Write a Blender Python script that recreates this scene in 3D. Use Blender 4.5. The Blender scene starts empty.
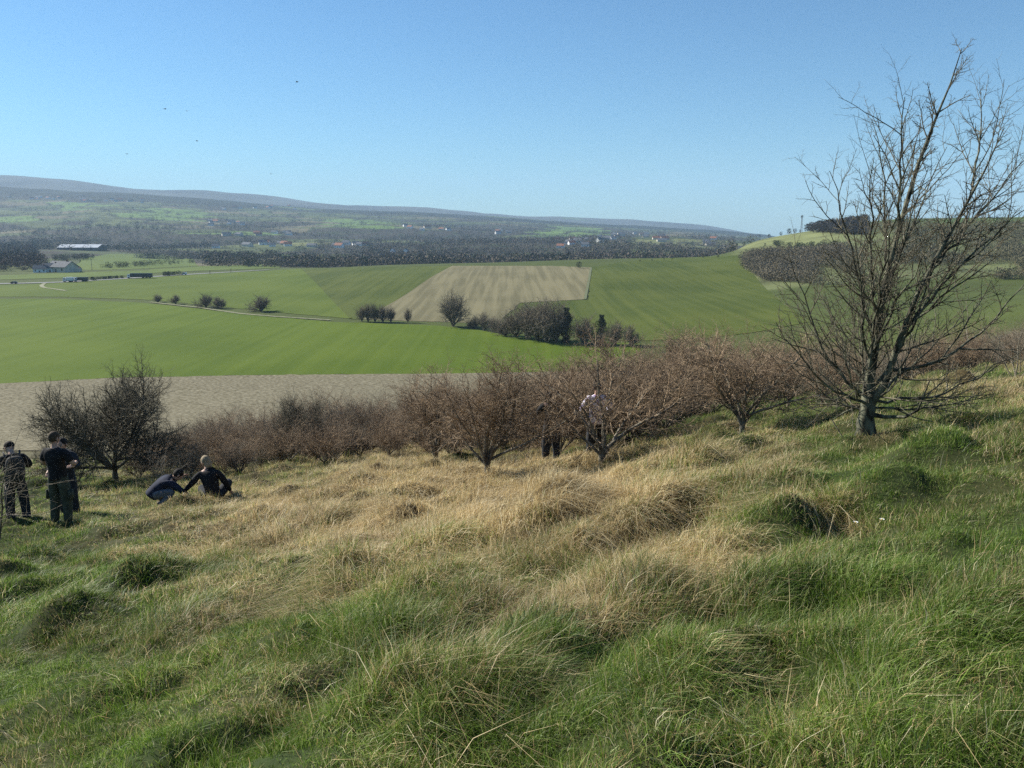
import bpy, bmesh, math, random
import numpy as np
from mathutils import Vector, Matrix, Euler
R = math.radians
rng = np.random.default_rng(7)
random.seed(11)
SC = bpy.context.scene
COL = SC.collection

# ------------------------------------------------------------------ lens and terrain profile
W, H, F = 1024, 768, 828.0
PITCH = math.atan((384 - 226) / F)
CP, SP = math.cos(PITCH), math.sin(PITCH)
def t_of_py(py):
    r = (384.0 - np.asarray(py, float)) / F
    return (r * CP - SP) / (CP + r * SP)
def py_of_t(t): return 384.0 - F * (SP + t * CP) / (CP - t * SP)
def px_of(u, t): return 512.0 + F * u / (CP - t * SP)
def u_of(px, t): return (px - 512.0) / F * (CP - t * SP)

YK = [10, 14, 20, 28, 45, 90, 160, 250, 350, 450, 600, 750, 900, 1300, 2000, 3000, 4200, 5000, 6000, 8500, 11000]
TB = {   # photo row (positive) or height in metres (negative) at each distance
 -300: [610, 560, 530, 505, 485, -27, -39, -40, -40, -40, -40, -40, -41, 262, 248, 222, 197, 182, 186, 167, 175],
 0:    [580, 532, 505, 480, 463, -27, -39, -40, -40, -40, -40, -40, -41, 260, 245, 222, 201, 187, 192, 175.5, 182],
 60:   [574, 527, 500, 477, 461, -27, -39, -40, -40, -40, -40, -40, -41, 260, 245, 222, 201, 189, 194, 180, 186],
 130:  [568, 521, 496, 474, 459, -27, -39, -40, -40, -40, -40, -40, -41, 260, 245, 223, 203.5, 193, 198, 189, 195],
 200:  [560, 514, 490, 471, 458, -27, -39, -40, -40, -40, -40, -40, -42, 260, 244, 225, 208, 198.5, 204, 192.5, 199],
 300:  [548, 504, 478, 462, 452, -26.5, -39, -40, -40, -39.5, -38, -38, -44, 259, 244, 227, 213, 206.5, 212, 199.5, 205],
 400:  [535, 492, 464, 453, 446, -26, -39, -40, -40, -38.5, -34, -34, -44, 258, 243, 229, 217, 211, 216, 207, 213],
 500:  [519, 482, 456, 442, 438, -25.5, -38, -39.5, -39.5, -37.5, -32.5, -32, -43, 257, 243, 231, 222, 217, 221, 213, 219],
 600:  [505, 472, 447, 432, 428, -25, -37, -39, -38.5, -36, -30, -29, -41, 256, 243, 234, 228, 223, 227, 219.5, 226],
 700:  [482, 447, 425, 412, 412, -23, -35, -37, 310, 291, 266, 257, -40, 256, 246, 239, 235, 230, 233, 226.5, 232],
 760:  [466, 434, 411, 402, 404, -21, -33, -35, 307, 287, 261, 246, 240, 252, 247, 243, 238, 233.5, 236, 235, 238],
 800:  [455, 424, 402, 394, 398, -20, -31, -33, 303, 283, 256, 240, 232.5, 243, 246, 244, 242, 240, 240, 240, 241],
 830:  [449, 419, 398, 390, 395, -19, -30, -31, 301, 280, 252, 236, 228, 236, 244, 244, 242, 240, 240, 240, 241],
 900:  [433, 408, 390, 383, 390, -16, -27, -28, 298, 275, 245, 227, 219, 225, 240, 240, 240, 240, 240, 240, 241],
 1024: [410, 388, 374, 367, 378, -12, -20, -22, 292, 268, 242, 224, 217, 222, 238, 240, 240, 240, 240, 240, 241],
 1300: [362, 346, 336, 335, 345, -4, -10, -12, 270, 250, 230, 216, 210, 215, 236, 238, 238, 238, 238, 238, 240],
}
def pchip(xk, yk, xq):
    """monotone cubic; yk may be 2D (n, m)"""
    xk = np.asarray(xk, float); yk = np.asarray(yk, float)
    if yk.ndim == 1: return pchip(xk, yk[:, None], xq)[:, 0]
    h = np.diff(xk)[:, None]; d = np.diff(yk, axis=0) / h
    m = np.zeros_like(yk)
    w1 = 2 * h[1:] + h[:-1]; w2 = h[1:] + 2 * h[:-1]
    same = d[:-1] * d[1:] > 0
    with np.errstate(all='ignore'):
        hm = (w1 + w2) / (w1 / d[:-1] + w2 / d[1:])
    m[1:-1] = np.where(same, hm, 0); m[0] = d[0]; m[-1] = d[-1]
    i = np.clip(np.searchsorted(xk, xq) - 1, 0, len(xk) - 2)
    s = np.clip((xq - xk[i]) / (xk[i + 1] - xk[i]), 0, 1)[:, None]
    hh = h[i]
    return ((1 + 2 * s) * (1 - s) ** 2 * yk[i] + s * (1 - s) ** 2 * hh * m[i] + s * s * (3 - 2 * s) * yk[i + 1] + s * s * (s - 1) * hh * m[i + 1])
_cols = sorted(TB)
_T = np.array([[float(t_of_py(v)) if v > 0 else v / y for v, y in zip(TB[c], YK)] for c in _cols])   # (ncol, nk)
LY0, LY1, NLY = math.log(10), math.log(11000), 700
PX0, PX1, NPX = -300, 1300, 400
_lyq = np.linspace(LY0, LY1, NLY)
_d1 = pchip(np.log(YK), _T.T, _lyq)              # (NLY, ncol)
_D = pchip(_cols, _d1.T, np.linspace(PX0, PX1, NPX)).T     # (NLY, NPX)
def tab_t(px, Y):
    a = np.clip((np.log(np.maximum(Y, 10)) - LY0) / (LY1 - LY0) * (NLY - 1), 0, NLY - 1.001)
    b = np.clip((px - PX0) / (PX1 - PX0) * (NPX - 1), 0, NPX - 1.001)
    i = a.astype(int); j = b.astype(int); fa = a - i; fb = b - j
    return (_D[i, j] * (1 - fa) * (1 - fb) + _D[i + 1, j] * fa * (1 - fb) + _D[i, j + 1] * (1 - fa) * fb + _D[i + 1, j + 1] * fa * fb)
def sstep(a, b, x):
    s = np.clip((x - a) / (b - a), 0, 1); return s * s * (3 - 2 * s)
def hsh(i, j, k=0):
    n = (i.astype(np.int64) * 374761393 + j.astype(np.int64) * 668265263 + k * 2147483647 + 1013904223) & 0xFFFFFFFF
    n = ((n ^ (n >> 13)) * 1274126177) & 0xFFFFFFFF
    n = ((n ^ (n >> 16)) * 2246822519) & 0xFFFFFFFF
    return ((n ^ (n >> 15)) & 0xFFFFFF) / float(0xFFFFFF)
def vnoise(x, y, k=0):
    xi = np.floor(x); yi = np.floor(y); fx = x - xi; fy = y - yi
    fx = fx * fx * (3 - 2 * fx); fy = fy * fy * (3 - 2 * fy)
    a = hsh(xi, yi, k); b = hsh(xi + 1, yi, k); c = hsh(xi, yi + 1, k); d = hsh(xi + 1, yi + 1, k)
    return (a * (1 - fx) + b * fx) * (1 - fy) + (c * (1 - fx) + d * fx) * fy - 0.5      # -.5 .. .5
def fbm(x, y, o=3, k=0):
    s = 0; a = 1
    for q in range(o):
        s = s + a * vnoise(x, y, k + q); x = x * 2.03 + 17.1; y = y * 2.03 - 5.7; a *= .5
    return s
MOUNDS = []     # (x, y, radius, height) filled below
def h_smooth(x, y):
    x = np.asarray(x, float); y = np.asarray(y, float)
    Y = np.maximum(y, 4.0); u = x / Y
    t = np.full_like(u, -.2)
    for _ in range(4): t = tab_t(px_of(u, t), Y)
    plane = -1.62 + .19 * x - .185 * y
    plane = np.maximum(plane, -1.62 - .24 * np.abs(x) - .185 * np.maximum(y, -60))
    w = sstep(6, 11, y)
    z = plane * (1 - w) + t * Y * w
    far = sstep(900, 1500, y) * (1 - sstep(3600, 4600, y))
    rb = sstep(4200, 4800, y) * (1 - sstep(6000, 7000, y)); ra = sstep(6800, 8000, y)
    z = z + rb * fbm(x / 520, y / 900, 3, 15) * 20 + ra * fbm(x / 900, y / 1400, 3, 16) * 46
    return z + far * fbm(x / 420, y / 420, 3, 5) * 26
def h(x, y):
    x = np.asarray(x, float); y = np.asarray(y, float)
    z = h_smooth(x, y)
    d = np.hypot(x, y)
    near = 1 - sstep(35, 80, d)
    z = z + near * (fbm(x / 1.7, y / 1.7, 2, 1) * .13 + fbm(x / .55, y / .55, 3, 3) * .17) * sstep(1.0, 3.0, d)
    cs = 1.15; ci, cj = np.floor(x / cs), np.floor(y / cs)      # scattered tussocks, one or none to a cell
    for di in (-1, 0, 1):
        for dj in (-1, 0, 1):
            a, b = ci + di, cj + dj; r = .18 + .34 * hsh(a, b, 7); hh = np.maximum(0, hsh(a, b, 8) - .22) * .23
            dx, dy = x - (a + .15 + .7 * hsh(a, b, 5)) * cs, y - (b + .15 + .7 * hsh(a, b, 6)) * cs
            ux = dx * .85 - dy * .53; uy = dx * .53 + dy * .85; q = np.where(ux > 0, .6, 1.15) * r
            z = z + near * sstep(1.5, 3.0, d) * hh * (r / .3) * np.exp(-(np.abs(ux / q) ** 2.4 + (uy / r) ** 2))
    brk = 1 + 1.1 * fbm(x / .28, y / .28, 2, 9)
    for (mx, my, mr, mh) in MOUNDS:
        ux = (x - mx) * .8 - (y - my) * .6; uy = (x - mx) * .6 + (y - my) * .8      # steep side and hollow shaped to gather shadow, facing away from the sun
        q = np.where(ux > 0, .42, .95) * mr; z = z + .55 * mh * brk * np.exp(-(np.abs(ux / q) ** 2.6 + (uy / (mr * .8)) ** 2)) - .55 * mh * np.exp(-(((ux - .75 * mr) / (.42 * mr)) ** 2 + (uy / (.7 * mr)) ** 2))
    return z
def h1(x, y): return float(h(np.array([x]), np.array([y]))[0])
_YM = np.exp(np.linspace(math.log(3), math.log(10500), 1600))
def hit(px, py, ymin=3.0, ymax=1e5):
    """first ground point along the ray of a photo pixel, beyond ymin"""
    t = float(t_of_py(py)); u = float(u_of(px, t))
    Y = _YM[(_YM >= ymin) & (_YM <= ymax)]
    d = h_smooth(u * Y, Y) - t * Y
    k = np.nonzero(d >= 0)[0]
    Yh = Y[k[0]] if len(k) else Y[np.argmax(d / Y)]
    if len(k) and k[0] > 0:
        a, b = d[k[0] - 1], d[k[0]]; Yh = Y[k[0] - 1] + (Y[k[0]] - Y[k[0] - 1]) * (-a) / (b - a + 1e-12)
    return u * Yh, Yh
def at(px, Y):
    """ground point at photo column px and distance Y"""
    t = -.3
    for _ in range(5):
        x = float(u_of(px, t)) * Y; t = float(h_smooth(np.array([x]), np.array([Y]))[0]) / Y
    return x, Y
def ray(px, py, Y):
    t = float(t_of_py(py)); return Vector((float(u_of(px, t)) * Y, Y, t * Y))
for (mx, my, mr, mh) in [(140, 578, .50, .26), (350, 588, .6, .16), (395, 640, .75, .22), (795, 522, .42, .16), (705, 555, .5, .14), (930, 640, .5, .15), (985, 452, .6, .14),
                         (640, 520, .5, .24), (490, 600, .6, .18), (240, 600, .7, .15), (430, 735, .5, .18), (700, 660, .6, .2), (560, 520, .7, .16), (640, 455, .8, .2),
                         (330, 520, .7, .14), (760, 600, .5, .18), (210, 505, .5, .15), (40, 560, .6, .12), (880, 700, .4, .12), (1000, 620, .5, .16), (120, 690, .5, .10), (560, 655, .5, .14), (300, 575, .5, .2), (590, 545, .5, .2), (450, 545, .5, .22), (520, 575, .45, .18), (255, 545, .5, .14), (820, 640, .4, .12), (650, 620, .45, .16), (860, 585, .5, .10), (740, 690, .4, .12), (300, 700, .4, .12), (60, 630, .45, .1), (390, 470, .7, .2), (700, 470, .7, .2), (610, 490, .6, .18)]:
    X, Yq = hit(mx, my); MOUNDS.append((X, Yq, mr, mh))

# ------------------------------------------------------------------ object helpers
def tag(o, label=None, cat=None, group=None, kind=None):
    if label: o['label'] = label
    if cat: o['category'] = cat
    if group: o['group'] = group
    if kind: o['kind'] = kind
    return o
def mesh_np(name, V, faces, mats, smooth=False, colors=None, attrs=None, fmat=None):
    """faces: list of (k, array(n,k))"""
    me = bpy.data.meshes.new(name)
    V = np.asarray(V, np.float32)
    me.vertices.add(len(V)); me.vertices.foreach_set('co', V.ravel())
    idx = np.concatenate([np.asarray(f, np.int32).ravel() for f in faces])
    tot = np.concatenate([np.full(len(f), f.shape[1], np.int32) for f in faces])
    st = np.concatenate([[0], np.cumsum(tot)[:-1]]).astype(np.int32)
    me.loops.add(len(idx)); me.loops.foreach_set('vertex_index', idx)
    me.polygons.add(len(tot)); me.polygons.foreach_set('loop_start', st); me.polygons.foreach_set('loop_total', tot)
    if fmat is not None: me.polygons.foreach_set('material_index', np.asarray(fmat, np.int32))
    if smooth: me.polygons.foreach_set('use_smooth', np.ones(len(tot), bool))
    if colors is not None:
        a = me.color_attributes.new('Col', 'FLOAT_COLOR', 'POINT')
        c = np.ones((len(V), 4), np.float32); c[:, :3] = colors; a.data.foreach_set('color', c.ravel())
    for k, v in (attrs or {}).items():
        a = me.attributes.new(k, 'FLOAT', 'POINT'); a.data.foreach_set('value', np.asarray(v, np.float32))
    me.update(); me.validate()
    for m in mats: me.materials.append(m)
    return me
def link(name, me, parent=None, loc=None):
    o = bpy.data.objects.new(name, me); COL.objects.link(o)
    if parent is not None: o.parent = parent
    if loc is not None: o.location = loc
    return o
def empty(name, loc, rz=0, s=1.0):
    o = bpy.data.objects.new(name, None); COL.objects.link(o); o.empty_display_size = .3
    o.location = loc; o.rotation_euler = (0, 0, rz); o.scale = (s, s, s) if not isinstance(s, tuple) else s
    return o
def copy_tree(o, parent=None):
    c = o.copy(); COL.objects.link(c); c.parent = parent
    for ch in [q for q in o.children]: copy_tree(ch, c)
    return c
class MB:
    """collects boxes, prisms, tubes into one mesh"""
    def __init__(s): s.v = []; s.f = []; s.m = []
    def add(s, vs, fs, m=0):
        b = len(s.v); s.v += [tuple(v) for v in vs]; s.f += [tuple(b + i for i in f) for f in fs]; s.m += [m] * len(fs)
    def box(s, c, d, m=0, taper=1.0, rz=0):
        x, y, z = [q / 2 for q in d]; ca, sa = math.cos(rz), math.sin(rz); vs = []
        for (i, j, k) in [(-1,-1,-1),(1,-1,-1),(1,1,-1),(-1,1,-1),(-1,-1,1),(1,-1,1),(1,1,1),(-1,1,1)]:
            q = taper if k > 0 else 1; X, Y = i * x * q, j * y * q
            vs.append((c[0] + X * ca - Y * sa, c[1] + X * sa + Y * ca, c[2] + k * z))
        s.add(vs, [(0,3,2,1),(4,5,6,7),(0,1,5,4),(1,2,6,5),(2,3,7,6),(3,0,4,7)], m)
    def prism(s, prof, y0, y1, m=0):
        n = len(prof); vs = [(x, y0, z) for x, z in prof] + [(x, y1, z) for x, z in prof]
        s.add(vs, [tuple(range(n)), tuple(range(2 * n - 1, n - 1, -1))] + [(i, i + n, (i + 1) % n + n, (i + 1) % n) for i in range(n)], m)
    def tube(s, pts, rad, k=8, m=0):
        pts = [Vector(p) for p in pts]; vs = []
        for i, p in enumerate(pts):
            t = (pts[min(i + 1, len(pts) - 1)] - pts[max(i - 1, 0)]).normalized()
            a = t.orthogonal().normalized(); b = t.cross(a); r = rad[i] if hasattr(rad, '__len__') else rad
            vs += [p + (a * math.cos(2 * math.pi * q / k) + b * math.sin(2 * math.pi * q / k)) * r for q in range(k)]
        n = len(pts); fs = [(i * k + q, i * k + (q + 1) % k, (i + 1) * k + (q + 1) % k, (i + 1) * k + q) for i in range(n - 1) for q in range(k)]
        fs += [tuple(range(k - 1, -1, -1)), tuple((n - 1) * k + q for q in range(k))]
        s.add(vs, fs, m)
    def ball(s, c, r, m=0, nu=10, nv=7, fn=None):
        vs = []
        for j in range(nv + 1):
            th = math.pi * j / nv
            for i in range(nu):
                ph = 2 * math.pi * i / nu
                q = Vector((math.sin(th) * math.cos(ph), math.sin(th) * math.sin(ph), math.cos(th)))
                if fn: q = fn(q)
                vs.append((c[0] + q[0] * r[0], c[1] + q[1] * r[1], c[2] + q[2] * r[2]))
        s.add(vs, [(j * nu + i, (j + 1) * nu + i, (j + 1) * nu + (i + 1) % nu, j * nu + (i + 1) % nu) for j in range(nv) for i in range(nu)], m)
    def mesh(s, name, mats, smooth=False):
        me = bpy.data.meshes.new(name); me.from_pydata(s.v, [], s.f)
        for m in mats: me.materials.append(m)
        me.polygons.foreach_set('material_index', s.m)
        if smooth: me.polygons.foreach_set('use_smooth', [True] * len(s.f))
        bm = bmesh.new(); bm.from_mesh(me); bmesh.ops.recalc_face_normals(bm, faces=bm.faces); bm.to_mesh(me); bm.free()
        me.update(); return me
    def build(s, name, mats, parent=None, smooth=False, loc=None):
        return link(name, s.mesh(name, mats if isinstance(mats, list) else [mats], smooth), parent, loc)

# ------------------------------------------------------------------ materials
def nd(nt, t, **kw):
    n = nt.nodes.new(t)
    for k, v in kw.items():
        if k.startswith('i_'): n.inputs[k[2:].replace('_', ' ')].default_value = v
        else: setattr(n, k, v)
    return n
def mat(name, c1, c2=None, rough=.85, scale=6, spec=.25, detail=5, stretch=None, coord='Object', bump=0, lo=.35, hi=.65, attr=None, trans=0, metallic=0):
    m = bpy.data.materials.new(name); m.use_nodes = True; nt = m.node_tree; L = nt.links.new
    bs = nt.nodes['Principled BSDF']; bs.inputs['Roughness'].default_value = rough
    bs.inputs['Specular IOR Level'].default_value = spec; bs.inputs['Metallic'].default_value = metallic
    c2 = c2 or tuple(min(1, q * 1.35) for q in c1)
    tc = nd(nt, 'ShaderNodeTexCoord'); mp = nd(nt, 'ShaderNodeMapping'); L(tc.outputs[coord], mp.inputs[0])
    if stretch: mp.inputs['Scale'].default_value = stretch
    no = nd(nt, 'ShaderNodeTexNoise'); no.inputs['Scale'].default_value = scale; no.inputs['Detail'].default_value = detail; L(mp.outputs[0], no.inputs['Vector'])
    rp = nd(nt, 'ShaderNodeValToRGB'); rp.color_ramp.elements[0].position = lo; rp.color_ramp.elements[1].position = hi
    rp.color_ramp.elements[0].color = (*c1, 1); rp.color_ramp.elements[1].color = (*c2, 1)
    L(no.outputs['Fac'], rp.inputs[0]); L(rp.outputs[0], bs.inputs['Base Color'])
    if bump:
        b = nd(nt, 'ShaderNodeBump'); b.inputs['Strength'].default_value = bump; L(no.outputs['Fac'], b.inputs['Height']); L(b.outputs[0], bs.inputs['Normal'])
    return m
M_ = {}
M_['bark'] = mat('bark', (.08, .066, .05), (.27, .24, .18), scale=9, stretch=(1, 1, .45), bump=.5)
M_['bark_lichen'] = mat('lichened_bark', (.032, .029, .021), (.17, .17, .115), scale=14, stretch=(1, 1, .5), bump=.6, lo=.42, hi=.62)
M_['twig'] = mat('hawthorn_twig', (.14, .098, .064), (.40, .295, .19), scale=5)
M_['twig_dark'] = mat('dark_twig', (.060, .052, .034), (.19, .17, .12), scale=5)
M_['twig_grey'] = mat('grey_twig', (.12, .10, .072), (.29, .25, .19), scale=4)
M_['far_twig'] = mat('far_tree_twig', (.14, .118, .085), (.24, .205, .15), scale=.5)
M_['ivy'] = mat('ivy', (.015, .028, .012), (.04, .06, .025), scale=2)
M_['white_wall'] = mat('white_render', (.74, .73, .70), (.84, .83, .80), scale=.6)
M_['cream_wall'] = mat('cream_render', (.48, .43, .35), (.60, .55, .46), scale=.6)
M_['red_roof'] = mat('clay_tile_roof', (.20, .085, .05), (.30, .13, .08), scale=1.5)
M_['slate_roof'] = mat('slate_roof', (.08, .085, .095), (.15, .155, .17), scale=1.5, rough=.9)
M_['metal_roof'] = mat('sheet_metal_roof', (.30, .33, .37), (.42, .45, .49), scale=.25, stretch=(1, .05, 1), rough=.5, spec=.5)
M_['dark_wall'] = mat('dark_cladding', (.05, .05, .05), (.09, .085, .08), scale=.4)
M_['glass'] = mat('window_glass', (.02, .025, .03), (.03, .035, .045), rough=.15, spec=.6)
M_['tyre'] = mat('tyre_rubber', (.012, .012, .012), rough=.8)
M_['white_paint'] = mat('white_paint', (.72, .72, .72), (.80, .80, .80), rough=.35, spec=.5)
M_['dark_paint'] = mat('dark_paint', (.02, .025, .03), (.03, .035, .045), rough=.35, spec=.5)
M_['steel'] = mat('galvanised_steel', (.12, .12, .12), (.2, .2, .2), rough=.5)
M_['wood_pole'] = mat('pole_wood', (.09, .07, .05), (.15, .12, .09), scale=3)

def attr_mat(name, rough=.95, nscale=3.0, amt=.35, spec=.1, bump=0, coord='Object', extra=None):
    m = bpy.data.materials.new(name); m.use_nodes = True; nt = m.node_tree; L = nt.links.new
    bs = nt.nodes['Principled BSDF']; bs.inputs['Roughness'].default_value = rough; bs.inputs['Specular IOR Level'].default_value = spec
    at_ = nd(nt, 'ShaderNodeAttribute', attribute_name='Col')
    tc = nd(nt, 'ShaderNodeTexCoord')
    cur = at_.outputs['Color']
    for k, (s, a) in enumerate([(nscale, amt)] + (extra or [])):
        no = nd(nt, 'ShaderNodeTexNoise'); no.inputs['Scale'].default_value = s; no.inputs['Detail'].default_value = 6; L(tc.outputs[coord], no.inputs['Vector'])
        mr = nd(nt, 'ShaderNodeMapRange'); mr.inputs['From Min'].default_value = .3; mr.inputs['From Max'].default_value = .7
        mr.inputs['To Min'].default_value = 1 - a; mr.inputs['To Max'].default_value = 1 + a; L(no.outputs['Fac'], mr.inputs[0])
        vm = nd(nt, 'ShaderNodeVectorMath', operation='SCALE'); L(cur, vm.inputs[0]); L(mr.outputs[0], vm.inputs['Scale']); cur = vm.outputs[0]
    L(cur, bs.inputs['Base Color'])
    if bump:
        b = nd(nt, 'ShaderNodeBump'); b.inputs['Strength'].default_value = bump; b.inputs['Distance'].default_value = .3; L(no.outputs['Fac'], b.inputs['Height']); L(b.outputs[0], bs.inputs['Normal'])
    return m

# ------------------------------------------------------------------ dry / green map of the near slope (0 green .. 1 straw)
DRYB = [  # px, py, rx, ry, value (photo-space centres of patches of real straw on the slope)
 (500, 500, 270, 50, .97), (330, 520, 200, 55, .78), (620, 560, 150, 50, .80), (500, 470, 250, 30, .9), (440, 560, 170, 60, .70),
 (690, 590, 80, 45, .55), (560, 630, 120, 28, .66), (400, 700, 90, 45, .5), (700, 455, 120, 20, .62), (830, 425, 120, 14, .4), (980, 390, 120, 22, .66),
 (1000, 425, 80, 25, .35), (790, 520, 50, 20, .6), (250, 590, 120, 40, .45), (150, 500, 90, 30, .48), (60, 545, 60, 25, .3), (380, 440, 120, 20, .85),
 (640, 610, 60, 40, .6), (500, 690, 90, 40, .3), (650, 700, 60, 30, .15)]
def dry_map(x, y):
    t = h_smooth(x, y) / np.maximum(y, .5)
    px = px_of(x / np.maximum(y, .5), t); py = py_of_t(t)
    px = px + fbm(x / .9, y / .9, 3, 21) * 90; py = py + fbm(x / .9, y / .9, 3, 31) * 50
    d = np.zeros_like(px) + .16
    for (a, b, rx, ry, v) in DRYB:
        d = np.maximum(d, v * np.exp(-(np.abs((px - a) / rx) ** 3 + np.abs((py - b) / ry) ** 3)))
    d = np.where(py < 470, np.maximum(d, .38 * sstep(900, 300, px)), d)
    d = d + fbm(x / .5, y / .5, 2, 41) * .35
    return np.clip(d, 0, 1)

# ------------------------------------------------------------------ country beyond: voronoi fields
_vr = np.random.default_rng(3)
_gs = []
for i in range(-32, 42):
    for j in range(0, 52):
        cx = i * 165 + (j % 2) * 80 + _vr.uniform(-65, 65); cy = 860 + j * 88 * (1 + j * .007) + _vr.uniform(-36, 36)
        _gs.append((cx, cy))
VS = np.array(_gs); VT = _vr.random(len(VS)); VC = _vr.random(len(VS))
_tt = h_smooth(VS[:, 0], VS[:, 1]) / VS[:, 1]
VPX = px_of(VS[:, 0] / VS[:, 1], _tt); VPY = py_of_t(_tt)
# share of woodland by photo zone
woodp = np.where(VPY > 240, .50, np.where(VPY > 222, .44, .25))
woodp = np.where((VPY < 198) | (VS[:, 1] > 4350), .97, woodp)
woodp = np.where((VPX > 560) & (VPY < 246), .38, woodp)
woodp = np.where((VPX > 380) & (VPX < 620) & (VPY > 226), .9, woodp)
VWOOD = VT < woodp
FORCE = [(165, 214, 45, 6, 'g'), (80, 207, 20, 4, 'g'), (350, 224, 30, 5, 'g'), (560, 232, 40, 5, 'g'), (15, 221, 14, 4, 'g'), (225, 232, 40, 3, 'g'), (300, 243, 26, 4, 'y'), (345, 252, 40, 3, 'g'),
         (20, 250, 50, 12, 'w'), (420, 250, 90, 5, 'w'), (120, 232, 60, 5, 'w'), (190, 243, 60, 5, 'w'), (345, 236, 60, 3, 'w'), (250, 256, 40, 3, 'g'), (310, 250, 30, 3, 'g'), (660, 244, 60, 4, 'y')]
for (a, b, rx, ry, k) in FORCE:
    s = ((VPX - a) / rx) ** 2 + ((VPY - b) / ry) ** 2 < 1
    VWOOD[s] = (k == 'w'); VT[s & (k != 'w')] = .97 if k == 'g' else .86
def voro(x, y):
    """nearest cell and distance to the cell border"""
    n = len(x); out = np.zeros(n, int); bd = np.zeros(n)
    wx = x + fbm(x / 160, y / 160, 2, 51) * 60; wy = y + fbm(x / 160, y / 160, 2, 61) * 30
    wx = wx.astype(np.float32); wy = wy.astype(np.float32); vs32 = VS.astype(np.float32)
    for s in range(0, n, 4000):
        ylo, yhi = wy[s:s + 4000].min() - 450, wy[s:s + 4000].max() + 450
        sub = np.nonzero((VS[:, 1] > ylo) & (VS[:, 1] < yhi))[0]
        a = wx[s:s + 4000, None] - vs32[None, sub, 0]; b = (wy[s:s + 4000, None] - vs32[None, sub, 1]) * 1.7
        d = a * a + b * b
        k = np.argpartition(d, 1, axis=1)[:, :2]; r = np.take_along_axis(d, k, 1)
        sw = r[:, 0] > r[:, 1]; k[sw] = k[sw][:, ::-1]; r[sw] = r[sw][:, ::-1]
        out[s:s + 4000] = sub[k[:, 0]]; bd[s:s + 4000] = (np.sqrt(r[:, 1]) - np.sqrt(r[:, 0]))
    return out, bd
def field_color(c):
    t = VC[c][:, None]
    g1 = np.array([.062, .078, .028]); g2 = np.array([.088, .104, .036]); y = np.array([.13, .115, .065]); w = np.array([.045, .040, .028])
    base = np.where(t < .5, g1 * (1 + .3 * t), np.where(t < .78, g2, y))
    base = np.where((VT[c] == .97)[:, None], np.array([.11, .17, .04]), base); base = np.where((VT[c] == .86)[:, None], np.array([.15, .16, .06]), base)
    return np.where(VWOOD[c][:, None], w, base)

def terrain_color(x, y):
    n = len(x); c = np.zeros((n, 3))
    dry = np.zeros(n); nearm = y < 90
    t = h_smooth(x, y) / np.maximum(y, .5); px = px_of(x / np.maximum(y, .5), t); py = py_of_t(t)
    dry[nearm] = dry_map(x[nearm], y[nearm])
    gg = np.array([.030, .044, .014]); dd = np.array([.085, .062, .032])
    c[:] = gg + (dd - gg) * dry[:, None]
    hill = sstep(40, 80, y)[:, None] * np.ones((1, 3))
    c = c * (1 - hill) + np.array([.095, .085, .045]) * hill
    val = sstep(150, 190, y)[:, None]
    c = c * (1 - val) + np.array([.065, .082, .020]) * val
    # right hill: pale down on top, brown scrub floor below
    rh = (sstep(725, 745, px) * sstep(420, 440, y) * (1 - sstep(1500, 1600, y)))[:, None]
    pale = (sstep(.0, 1.0, (252 - py + (px - 740) * -.02) / 4) * (1 - sstep(825, 850, px)))[:, None]
    top = sstep(0, 1, (224 - py) / 3)[:, None] * sstep(850, 880, px)[:, None]
    rc = np.array([.115, .130, .052]) * (1 - pale) + np.array([.165, .18, .072]) * pale
    rc = rc * (1 - top) + np.array([.08, .12, .035]) * top
    rc = rc * (1 + .5 * fbm(x / 25, y / 25, 3, 71)[:, None])
    c = c * (1 - rh) + rc * rh
    fm = (y > 850) & (y < 5600)
    idx = np.nonzero(fm)[0]
    cc, bd = voro(x[idx], y[idx])
    fc = field_color(cc); fc = fc * (1 + .25 * fbm(x[idx] / 60, y[idx] / 60, 3, 81))[:, None]
    fc = np.where((bd < 16)[:, None], np.array([.04, .05, .022]), fc)
    k = ((1 - rh[idx]) * (sstep(880, 920, y[idx]) * (1 - sstep(4700, 5200, y[idx])))[:, None])
    c[idx] = c[idx] * (1 - k) + fc * k
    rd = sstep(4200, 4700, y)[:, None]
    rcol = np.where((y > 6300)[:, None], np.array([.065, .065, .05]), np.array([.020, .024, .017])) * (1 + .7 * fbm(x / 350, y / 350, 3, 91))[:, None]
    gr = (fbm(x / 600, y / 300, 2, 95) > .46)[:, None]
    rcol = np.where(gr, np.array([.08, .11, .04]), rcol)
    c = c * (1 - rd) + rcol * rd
    return np.clip(c, .008, 1)

def build_terrain():
    O = -14.0
    az = np.concatenate([np.linspace(-80, -38, 40, endpoint=False), np.linspace(-38, 38, 620, endpoint=False), np.linspace(38, 80, 41)])
    rr = [4.0]
    while rr[-1] < 60: rr.append(rr[-1] + .11)
    while rr[-1] < 12500: rr.append(rr[-1] * 1.0105)
    rr = np.array(rr); A, Rr = np.meshgrid(np.radians(az), rr)
    x = (Rr * np.sin(A)).ravel(); y = (O + Rr * np.cos(A)).ravel()
    z = h(x, y)
    na, nr = len(az), len(rr)
    i = np.arange((nr - 1) * (na - 1)); a = (i // (na - 1)) * na + i % (na - 1)
    q = np.stack([a, a + 1, a + na + 1, a + na], 1)
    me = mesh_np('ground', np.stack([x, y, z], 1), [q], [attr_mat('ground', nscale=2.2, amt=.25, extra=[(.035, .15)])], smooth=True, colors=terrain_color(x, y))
    o = link('ground', me); tag(o, kind='structure')
build_terrain()

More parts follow.
